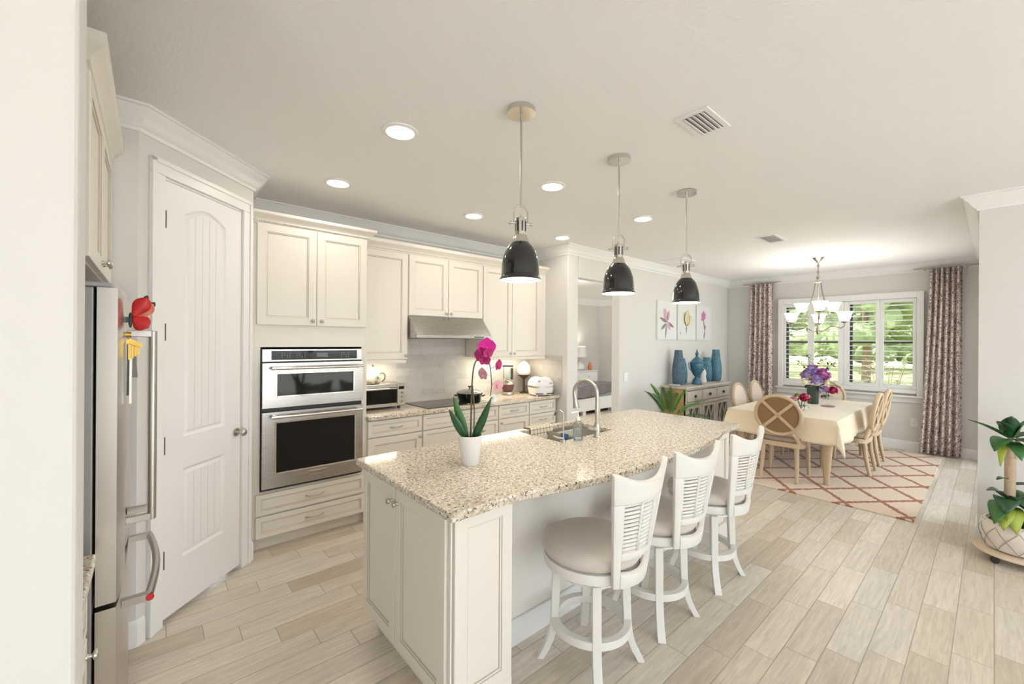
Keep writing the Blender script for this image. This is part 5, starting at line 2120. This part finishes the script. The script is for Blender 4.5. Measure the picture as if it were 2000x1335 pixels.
inkp = plain('ink_mauve', (.36, .20, .30), .7, var=.4, scale=20)
inkg = plain('ink_grey', (.25, .25, .25), .7, var=.4, scale=20)
inkpk = plain('ink_pale_pink', (.66, .46, .55), .7, var=.3, scale=20)
inky = plain('ink_gold', (.70, .50, .18), .7, var=.3, scale=20)
inkpy = plain('ink_pale_yellow', (.74, .68, .45), .7, var=.2, scale=20)
inkm = plain('ink_magenta', (.58, .20, .46), .7, var=.3, scale=20)
p1 = picture('white canvas of a mauve lily, nearest the bedroom doorway', 5.835, 6.405)
cx = 6.10
petals(p1, 'pale_petals', inkpk, [(cx, 1.90, -.5, 1, .22, .10), (cx, 1.90, .45, 1, .2, .09), (cx, 1.90, .7, -.8, .18, .07), (cx, 1.90, -.2, 1, .2, .06)])
petals(p1, 'dark_petals', inkp, [(cx, 1.89, -1, .3, .22, .05), (cx, 1.89, 1, -.35, .24, .05), (cx, 1.90, -.25, 1, .22, .035), (cx + .01, 1.90, .2, 1, .17, .03)])
petals(p1, 'stem', inkg, [(cx - .01, 1.86, -.12, -1, .24, .04), (cx - .02, 1.86, -1, -.6, .18, .05)])
p2 = picture('white canvas of a golden calla lily in the middle of the three', 6.452, 7.065)
cx = 6.74
petals(p2, 'pale_petals', inkpy, [(cx, 1.86, -.5, 1, .24, .14), (cx, 1.86, .8, .6, .26, .12), (cx, 1.86, .2, 1, .27, .16)])
petals(p2, 'gold_petals', inky, [(cx, 1.84, -.15, 1, .25, .12), (cx, 1.84, .5, .8, .24, .08)])
petals(p2, 'stem', inkg, [(cx, 1.86, -.05, -1, .16, .035), (cx - .2, 1.70, .0, 1, .05, .02)])
p3 = picture('white canvas of a slim magenta bloom, nearest the window', 7.112, 7.665)
cx = 7.36
petals(p3, 'magenta_petals', inkm, [(cx, 1.97, -.5, .8, .14, .08), (cx, 1.97, .5, .8, .15, .09), (cx, 1.97, 0, 1, .17, .10), (cx, 1.97, -.9, .1, .1, .05)])
petals(p3, 'stem', inkp, [(cx, 1.98, .25, -1, .25, .035), (cx + .06, 1.78, -.3, -1, .16, .04), (cx + .05, 1.79, .2, 1, .1, .05)])
sw = thing('light_switch', 'white light switch on the wall beside the bedroom doorway', 'switch', (5.045, YK, 1.08))
MB().box(5.0, 5.09, YK - .007, YK - .001, 1.02, 1.145).build('cover_plate', M['trim'], sw, bevel=.002)
MB().box(5.03, 5.06, YK - .011, YK - .007, 1.05, 1.115).build('rocker', M['trim'], sw, bevel=.002)
ot = thing('wall_outlet', 'white power outlet low on the window wall', 'outlet', (XW, .76, .42))
MB().box(XW - .007, XW - .001, .725, .80, .36, .475).build('cover_plate', M['trim'], ot, bevel=.002)
MB().box(XW - .010, XW - .007, .745, .78, .38, .455).build('socket_face', M['potwhite'], ot)

# palm by the sideboard
px_, py_ = 5.36, 2.90
pl = thing('potted_palm', 'green feathery palm on the floor between island and sideboard', 'plant', (px_, py_, 0))
MB().lathe([(.11, .001), (.12, .02), (.15, .46), (.155, .48), (.14, .48), (.13, .43), (1e-6, .43)], (px_, py_, 0), 28).build('pot', M['potwhite'], pl, smooth=40)
q = random.Random(3)
for k in range(15):
    a = 2 * PI * k / 15 + q.uniform(-.15, .15)
    el = q.uniform(.55, 1.3)
    dv_ = Vector((math.cos(a), math.sin(a), 0))
    if px_ + dv_.x * .4 > 5.70 and py_ + dv_.y * .4 > 2.85:
        el = 1.45
    if py_ + dv_.y * .5 > 3.2:
        el = max(el, 1.25)
    b = MB()
    L = q.uniform(.46, .62)
    pts = []
    for i in range(11):
        t_ = i / 10
        r_ = L * math.cos(el) * t_ * 1.15
        z_ = .46 + .10 * t_ + L * math.sin(el) * t_ - .20 * t_ * t_ * (1.5 - el * .5)
        pts.append(Vector((px_, py_, z_)) + dv_ * r_)
    b.tube(pts, [.005 - .0035 * i / 10 for i in range(11)], 5)
    sd = Vector((-dv_.y, dv_.x, 0))
    for i in range(3, 11):
        for sg in (-1, 1):
            for h_ in (0, .5):
                p = pts[i] if h_ == 0 or i == 10 else (pts[i] + pts[i + 1]) / 2
                tg = (pts[i] - pts[i - 1]).normalized()
                b.leaf(p, sd * sg * .8 + tg * .9, .17 * (1 - abs(i - 6) / 12), .016, .25, n=3)
    b.build('frond', M['leafmid'] if k % 3 else M['leaf'], pl)

# dracaena by the pillar
gx, gy = 4.725, -.12
gp = thing('potted_dracaena', 'broad-leaved cane plant in a patterned pot by the wall corner', 'plant', (gx, gy, .085))
MB().lathe([(.135, .0865), (.16, .10), (.186, .19), (.19, .225), (.18, .275), (.168, .295), (.155, .295), (.15, .27), (1e-6, .27)], (gx, gy, 0), 40).build('pot', M['potpattern'], gp, smooth=40)
b = MB()
for k in range(10):
    for sg in (-1, 1):
        pts = []
        for i in range(13):
            t_ = i / 12
            z_ = .10 + .19 * t_
            r_ = .1615 + .030 * math.sin(min(1, (z_ - .10) / .12) * PI / 2) - max(0, z_ - .225) * .30 + .0005
            a = 2 * PI * k / 10 + sg * t_ * .75
            pts.append((gx + r_ * math.cos(a), gy + r_ * math.sin(a), z_))
        b.tube(pts, .002, 5)
b.build('pot_pattern', M['potline'], gp)
MB().lathe([(.149, .271), (.1, .28), (1e-6, .285)], (gx, gy, 0), 24).build('soil', M['soil'], gp)
cxn, cyn = gx - .045, gy + .04
MB().tube([(cxn, cyn, .27), (cxn + .004, cyn, .50), (cxn, cyn, .735), (cxn, cyn, .76)], [.031, .028, .028, .031], 16).build('cane', M['bark'], gp, smooth=50)
b = MB()
b.tube([(cxn - .01, cyn, .74), (cxn - .012, cyn + .005, .82), (cxn - .006, cyn, .90)], [.02, .02, .014], 10)
b.tube([(cxn + .015, cyn - .012, .74), (cxn + .05, cyn - .03, .84), (cxn + .06, cyn - .04, .90)], [.018, .016, .012], 10)
b.build('shoot', M['bark'], gp, smooth=50)
q = random.Random(12)


def LP(a, h, f=0):
    return Vector((gx - .045, gy + .04, h)) + RT * a + FWD * f


for a0, h0, ra, rz, f, L, wd_, dr_, mt in (
        (-.02, .90, -1, .55, -.05, .36, .060, .10, 'leafdark'), (-.02, .89, -.9, .25, -.35, .22, .105, .55, 'leaf'), (-.01, .90, -.25, 1, -.3, .19, .105, .05, 'leafdark'), (.02, .90, .35, 1, -.3, .20, .10, .15, 'leaf'),
        (.03, .90, 1, .5, -.2, .26, .085, .4, 'leafdark'), (-.01, .88, .1, .45, -1, .22, .10, .55, 'leafdark'), (.0, .89, .4, .7, .3, .2, .085, .3, 'leaf'), (-.03, .87, -.9, .15, -.5, .18, .05, 1.0, 'leafyellow'),
        (.04, .88, .9, .1, -.5, .22, .08, .6, 'leaf'), (.0, .91, -.55, .8, -.1, .22, .08, .25, 'leafdark'), (.02, .86, .9, -.1, -.3, .2, .07, .5, 'leaf'), (-.01, .87, -.5, .1, -.9, .19, .085, .6, 'leaf'),
        (-.015, .60, -1, .45, -.2, .13, .04, .35, 'leafdark'), (.0, .56, 1, .25, -.3, .24, .06, .3, 'leafdark')):
    MB().leaf(LP(a0, h0), RT * ra + Vector((0, 0, rz)) + FWD * f, L, wd_, dr_, n=8, fold=.3).build('leaf', M[mt], gp, solid=.0015, smooth=60)
for a0, h0, ra, rz, f, L, wd_, dr_, mt in (
        (-.01, .44, -.7, .75, -.5, .27, .135, .75, 'leafdark'), (-.02, .42, -.95, .45, -.4, .26, .125, .75, 'leaf'), (.01, .46, .05, .7, -.8, .27, .145, .95, 'leafdark'), (.04, .46, .6, .7, -.5, .26, .14, .85, 'leafdark'), (-.02, .40, -.55, .35, -.8, .22, .115, .9, 'leafyellow'),
        (.05, .42, .8, .35, -.6, .24, .12, .9, 'leaf'), (.0, .45, .2, .8, .6, .2, .12, .6, 'leafdark'), (-.02, .45, -.5, .9, .3, .22, .12, .5, 'leafdark'), (.02, .42, .3, .4, -.9, .24, .13, 1.0, 'leaf'), (-.03, .40, -.8, .2, -.6, .2, .10, .8, 'leafyellow'), (.03, .46, .9, .8, -.1, .24, .12, .6, 'leaf')):
    MB().leaf(LP(a0, h0), RT * ra + Vector((0, 0, rz)) + FWD * f, L, wd_, dr_, n=8, fold=.25).build('leaf', M[mt], gp, solid=.0015, smooth=60)
rs = thing('plant_caddy', 'round pale rolling caddy with black casters under the cane plant', 'plant stand', (gx, gy, 0))
MB().lathe([(.185, .058), (.212, .060), (.217, .068), (.212, .084), (.20, .085), (1e-6, .085)], (gx, gy, 0), 40).build('platform', M['board2'], rs, smooth=40)
for k in range(4):
    a = math.radians(185 - 45 + 90 * k)
    a = math.radians(140 + 90 * k)
    c = (gx + .168 * math.cos(a), gy + .168 * math.sin(a))
    b = MB()
    b.cyl((c[0] - .014, c[1], .0235), (c[0] + .014, c[1], .0235), .0232, n=16)
    b.box(c[0] - .018, c[0] + .018, c[1] - .016, c[1] + .016, .036, .0575)
    b.build('caster', M['black'], rs, smooth=40)

# ------------------------------------------------------------------ counter appliances
CZ = .9125
tv = thing('toaster_oven', 'stainless toaster oven on the worktop beside the oven tower', 'toaster oven', (1.65, 3.9, CZ))
ax0, ax1, ay0, ay1, az0, az1 = 1.425, 1.885, 3.79, 4.04, CZ + .022, 1.152
MB().box(ax0, ax1, ay0, ay1, az0, az1).build('oven_case', M['steel'], tv, bevel=.006)
MB().box(ax0 + .012, ax1 - .088, ay0 - .012, ay0 - .0005, az0 + .035, az1 - .03).build('glass_door', M['blackglass'], tv, bevel=.002)
b = MB().tube([(ax0 + .03, ay0 - .035, az1 - .04), (ax1 - .105, ay0 - .035, az1 - .04)], .008, 10)
for x in (ax0 + .05, ax1 - .125):
    b.box(x - .006, x + .006, ay0 - .035, ay0 - .012, az1 - .047, az1 - .033)
b.build('door_handle', M['chrome'], tv, smooth=40)
cpn = MB().box(ax1 - .080, ax1 - .004, ay0 - .008, ay0 - .0005, az0 + .012, az1 - .012).build('control_panel', M['nickel'], tv, bevel=.002)
MB().box(ax1 - .07, ax1 - .014, ay0 - .0095, ay0 - .008, az1 - .055, az1 - .025).build('display', M['blackglass'], cpn)
for z in (az0 + .045, az0 + .09, az0 + .13):
    MB().cyl((ax1 - .042, ay0 - .008, z), (ax1 - .042, ay0 - .026, z), .014, .012, 16).build('dial', M['chrome'], cpn, smooth=40)
for x in (ax0 + .03, ax1 - .05):
    for y in (ay0 + .03, ay1 - .03):
        MB().cyl((x, y, CZ), (x, y, CZ + .0225), .014, n=12).build('foot', M['black'], tv)
tp_ = thing('teapot', 'white flower-patterned teapot with a dark handle on the toaster oven', 'teapot', (1.60, 3.92, 1.152))
kx, ky, kz = 1.615, 3.92, 1.1525
flor = textured_vase('floral_enamel', (.10, .12, .07), (.84, .80, .70), 22, .2)
MB().lathe([(.05, 0), (.062, .004), (.076, .03), (.078, .06), (.066, .09), (.05, .10), (.048, .105)], (kx, ky, kz), 30).build('pot_body', flor, tp_, smooth=50)
MB().lathe([(.05, .105), (.05, .11), (.03, .14), (.012, .155), (.008, .165)], (kx, ky, kz), 24).build('lid', flor, tp_, smooth=50)
MB().ball((kx, ky, kz + .175), .012, None, None, 12).build('lid_knob', M['black'], tp_, smooth=50)
MB().tube([Vector((kx, ky, 0)) + RT * a + Vector((0, 0, kz + z)) for a, z in smooth_path([(.066, .095), (.095, .105), (.115, .08), (.11, .045), (.085, .02)], 4)], .006, 8).build('handle', M['stem'], tp_, smooth=60)
MB().tube([Vector((kx, ky, 0)) + RT * -a + Vector((0, 0, kz + z)) for a, z in ((.065, .03), (.09, .05), (.10, .09), (.115, .105))], [.016, .012, .009, .008], 10).build('spout', flor, tp_, smooth=60)

pn = thing('lidded_pan', 'black pan with a glass lid on the cooktop', 'pan', (2.64, 3.76, .92))
qx, qy, qz = 2.64, 3.76, .9195
MB().lathe([(.10, 0), (.118, .004), (.143, .078), (.146, .084), (.141, .084), (.112, .01), (1e-6, .008)], (qx, qy, qz), 36).build('pan_body', M['enamel'], pn, smooth=40)
MB().lathe([(.146, .085), (.146, .09), (.125, .105), (.08, .121), (.02, .129), (1e-6, .129)], (qx, qy, qz), 32).build('glass_lid', plain('steamy_lid', (.50, .48, .45), .12, .5, var=.5, scale=40), pn, smooth=50)
MB().lathe([(.01, .129), (.008, .144), (.022, .149), (.02, .159), (1e-6, .161)], (qx, qy, qz), 18).build('lid_knob', M['black'], pn, smooth=50)
for sg in (-1, 1):
    MB().tube([Vector((qx, qy, qz)) + RT * (sg * a) + FWD * f + Vector((0, 0, z)) for a, f, z in ((.135, -.03, .05), (.165, -.025, .058), (.165, .025, .058), (.135, .03, .05))], .006, 8).build('side_handle', M['black'], pn, smooth=60)

fp = thing('food_processor', 'small food processor with a dark red base right of the cooktop', 'food processor', (3.33, 3.93, CZ))
ax, ay = 3.33, 3.93
MB().lathe([(.07, 0), (.078, .01), (.074, .035), (.06, .045)], (ax, ay, CZ), 28).build('base_foot', M['nickel'], fp, smooth=40)
MB().lathe([(.058, .046), (.072, .07), (.08, .125), (.074, .13)], (ax, ay, CZ), 28).build('motor_base', M['maroon'], fp, smooth=40)
MB().lathe([(.074, .131), (.072, .15), (.04, .165), (.036, .17)], (ax, ay, CZ), 28).build('collar', M['nickel'], fp, smooth=40)
MB().lathe([(.04, .171), (.055, .18), (.062, .30), (.064, .345), (.060, .345), (.055, .20), (1e-6, .185)], (ax, ay, CZ), 28).build('bowl', M['clear'], fp, smooth=40)
MB().lathe([(.07, .346), (.07, .362), (1e-6, .366)], (ax, ay, CZ), 28).build('lid', M['black'], fp, smooth=40)
MB().box(ax - .012, ax + .012, ay - .09, ay - .066, CZ + .19, CZ + .33).build('handle', M['black'], fp, bevel=.004)

ls = thing('table_lamp', 'white dome on a dark pedestal behind the rice cooker', 'lamp', (3.60, 3.93, CZ))
ax, ay = 3.60, 3.93
MB().lathe([(.055, 0), (.055, .012), (.014, .02), (.013, .175), (.03, .19), (.075, .225), (.075, .235), (1e-6, .235)], (ax, ay, CZ), 24).build('pedestal', plain('dark_bronze', (.07, .04, .02), .4), ls, smooth=40)
MB().lathe([(.07, .236), (.084, .26), (.086, .30), (.07, .355), (.03, .395), (1e-6, .405)], (ax, ay, CZ), 28).build('dome', M['potwhite'], ls, smooth=50)

rc = thing('rice_cooker', 'white rice cooker at the corner end of the worktop', 'rice cooker', (3.63, 3.68, CZ))
ax, ay = 3.635, 3.665
RM = Matrix.Translation((ax, ay, CZ)) @ Matrix.Rotation(math.radians(-18), 4, 'Z')


def sq(bm, z0, z1, h0, h1, d0, d1, n=4.0, k=36, cap=True):
    v = []
    for z, h, d in ((z0, h0, d0), (z1, h1, d1)):
        for j in range(k):
            a = 2 * PI * j / k
            c_, s_ = math.cos(a), math.sin(a)
            v.append((h * math.copysign(abs(c_) ** (2 / n), c_), d * math.copysign(abs(s_) ** (2 / n), s_), z))
    f = [(j, (j + 1) % k, k + (j + 1) % k, k + j) for j in range(k)]
    f += [tuple(range(k - 1, -1, -1)), tuple(range(k, 2 * k))]
    bm.add(v, f, 0, RM)


b = MB()
sq(b, .012, .10, .125, .14, .125, .14)
b.build('cooker_body', M['whitepl'], rc, smooth=40)
b = MB()
sq(b, .1005, .118, .142, .142, .142, .142)
b.build('steel_band', M['nickel'], rc, smooth=40)
b = MB()
sq(b, .1185, .165, .14, .132, .14, .132)
sq(b, .165, .21, .132, .10, .132, .10)
sq(b, .21, .222, .10, .07, .10, .07)
b.build('lid', M['whitepl'], rc, smooth=40)
b = MB()
b.box(-.03, .03, -.03, .03, .222, .227, M=RM)
b.box(-.09, -.065, -.128, -.120, .170, .190, M=RM)
b.box(.055, .095, -.137, -.128, .145, .16, M=RM)
b.build('vent_cap', M['greypl'], rc)
b = MB()
for x in (-.07, .07):
    b.box(x - .05, x + .05, -.128, -.120, .022, .034, M=RM)
b.build('control_strip', M['black'], rc)
for x in (-.09, .09):
    for y in (-.09, .09):
        MB().cyl(RM @ Vector((x, y, 0)), RM @ Vector((x, y, .0118)), .014, n=10).build('foot', M['whitepl'], rc)
MB().box(XK - .018, XK - .0125, 3.86, 3.93, 1.10, 1.215)
ol = thing('wall_outlet', 'white power outlet on the tiled wall between hood and corner', 'outlet', (3.12, 4.078, 1.15))
MB().box(3.085, 3.155, 4.073, 4.0775, 1.09, 1.205).build('cover_plate', M['trim'], ol, bevel=.002)
MB().box(3.103, 3.137, 4.071, 4.073, 1.11, 1.185).build('socket_face', M['potwhite'], ol)

# ------------------------------------------------------------------ bedroom through the doorway
bd = thing('bed', 'white framed bed with a grey blanket in the room beyond the doorway', 'bed', (8.0, 6.2, 0))
ex0, ex1, ey0, ey1 = 6.28, 8.14, 5.70, 7.33
b = MB()
b.box(ex0, ex1, ey0, ey0 + .05, .085, .36)
b.box(ex0, ex0 + .05, ey0 + .05, ey1 - .05, .085, .33)
b.box(ex1 - .05, ex1, ey0 + .05, ey1 - .05, .085, .33)
b.box(ex0 + .05, ex1 - .05, ey0 + .05, ey1 - .05, .16, .20)
b.build('bed_frame', M['trim'], bd, bevel=.01)
MB().box(ex0, ex1, ey1 - .05, ey1, .085, 1.05).build('headboard', M['trim'], bd, bevel=.01)
for x in (ex0 + .1, 7.0, 7.5, ex1 - .1):
    for y in (ey0 + .06, ey1 - .06):
        MB().box(x - .045, x + .045, y - .045, y + .045, 0, .085).build('bed_foot', M['trim'], bd)
MB().box(ex0 + .06, ex1 - .06, ey0 + .06, ey1 - .06, .30, .60).build('mattress', M['sheet'], bd, bevel=.05, segs=4)


def blanket(u, v):
    x = ex0 + .03 + (ex1 - ex0 - .06) * u
    L = v * .66
    dr = .215 + .035 * math.sin(u * 5)
    if L < dr:
        return (x + .02 * math.sin(v * 9), ey0 - .02 + .010 * math.sin(u * 40), .622 - dr + L + .012 * math.sin(u * 32 + v * 8))
    return (x + .02 * math.sin(v * 6), ey0 - .02 + (L - dr), .622 + .014 * math.sin(u * 32 + v * 18))


MB().grid(blanket, 60, 24).build('blanket', M['grey'], bd, smooth=60, solid=.02)
tag(MB().box(ex0 + .1, ex1 - .1, ey0 + .16, ey1 - .2, .002, .06).build('underbed_shade', M['black'], bevel=.01), 'black slab standing in for the shade under the bed beyond the doorway', 'painted shade')  # black slab paints in the shade of the gap below the bed
ns = thing('nightstand', 'white chest beside the bed beyond the doorway', 'nightstand', (8.6, 7.1, 0))
nx0, nx1, ny0, ny1 = 8.22, 8.98, 6.90, 7.33
MB().box(nx0, nx1, ny0, ny1, .05, .80).build('carcass', M['trim'], ns, bevel=.006)
MB().box(nx0 - .02, nx1 + .02, ny0 - .02, ny1, .80, .825).build('top', M['trim'], ns, bevel=.006)
for z in (.10, .34, .57):
    d = MB().box(nx0 + .03, nx1 - .03, ny0 - .014, ny0 - .0005, z, z + .21).build('drawer', M['trim'], ns, bevel=.004)
    MB().ball(((nx0 + nx1) / 2, ny0 - .026, z + .105), .014, n=10).build('knob', M['nickel'], d)
for x in (nx0 + .04, nx1 - .04):
    for y in (ny0 + .04, ny1 - .04):
        MB().box(x - .03, x + .03, y - .03, y + .03, 0, .05).build('foot', M['trim'], ns)
bl = thing('table_lamp', 'bedside lamp with a white drum shade beyond the doorway', 'lamp', (8.52, 7.1, .826))
lx, ly = 8.52, 7.10
MB().lathe([(.06, .826), (.11, .86), (.12, .92), (.07, 1.01), (.02, 1.05), (.012, 1.25)], (lx, ly, 0), 24).build('lamp_base', M['potwhite'], bl, smooth=50)
MB().lathe([(.17, 1.17), (.15, 1.45), (.148, 1.45), (.168, 1.17)], (lx, ly, 0), 28).build('lamp_shade', M['shadelamp'], bl, smooth=50)
lamp('bedside_lamp', 'POINT', (lx, ly, 1.32), 5, (1, .9, .78), .05, None, bl)
b = MB().lathe([(.04, .826), (.055, .85), (.06, .92), (.03, 1.0), (.02, 1.03), (1e-6, 1.035)], (8.78, 7.0, 0), 20)
tag(b.build('orange_vase', M['orange'], smooth=50), 'small orange vase beside the bedside lamp beyond the doorway', 'vase')
bc = thing('ceiling_light', 'unseen ceiling light added to brighten the bedroom beyond the doorway', 'fill light', (6.6, 5.2, CEIL))
MB().lathe([(.16, -.002), (.17, -.02), (.14, -.06), (1e-6, -.08)], (5.4, 5.0, CEIL), 28).build('glass_bowl', M['frost'], bc, smooth=50)
lamp('bedroom_fill', 'POINT', (5.4, 5.0, CEIL - .25), 45, (1, .95, .88), .12, None, bc)  # fill lamp and bowl added out of view to lift the bedroom brightness
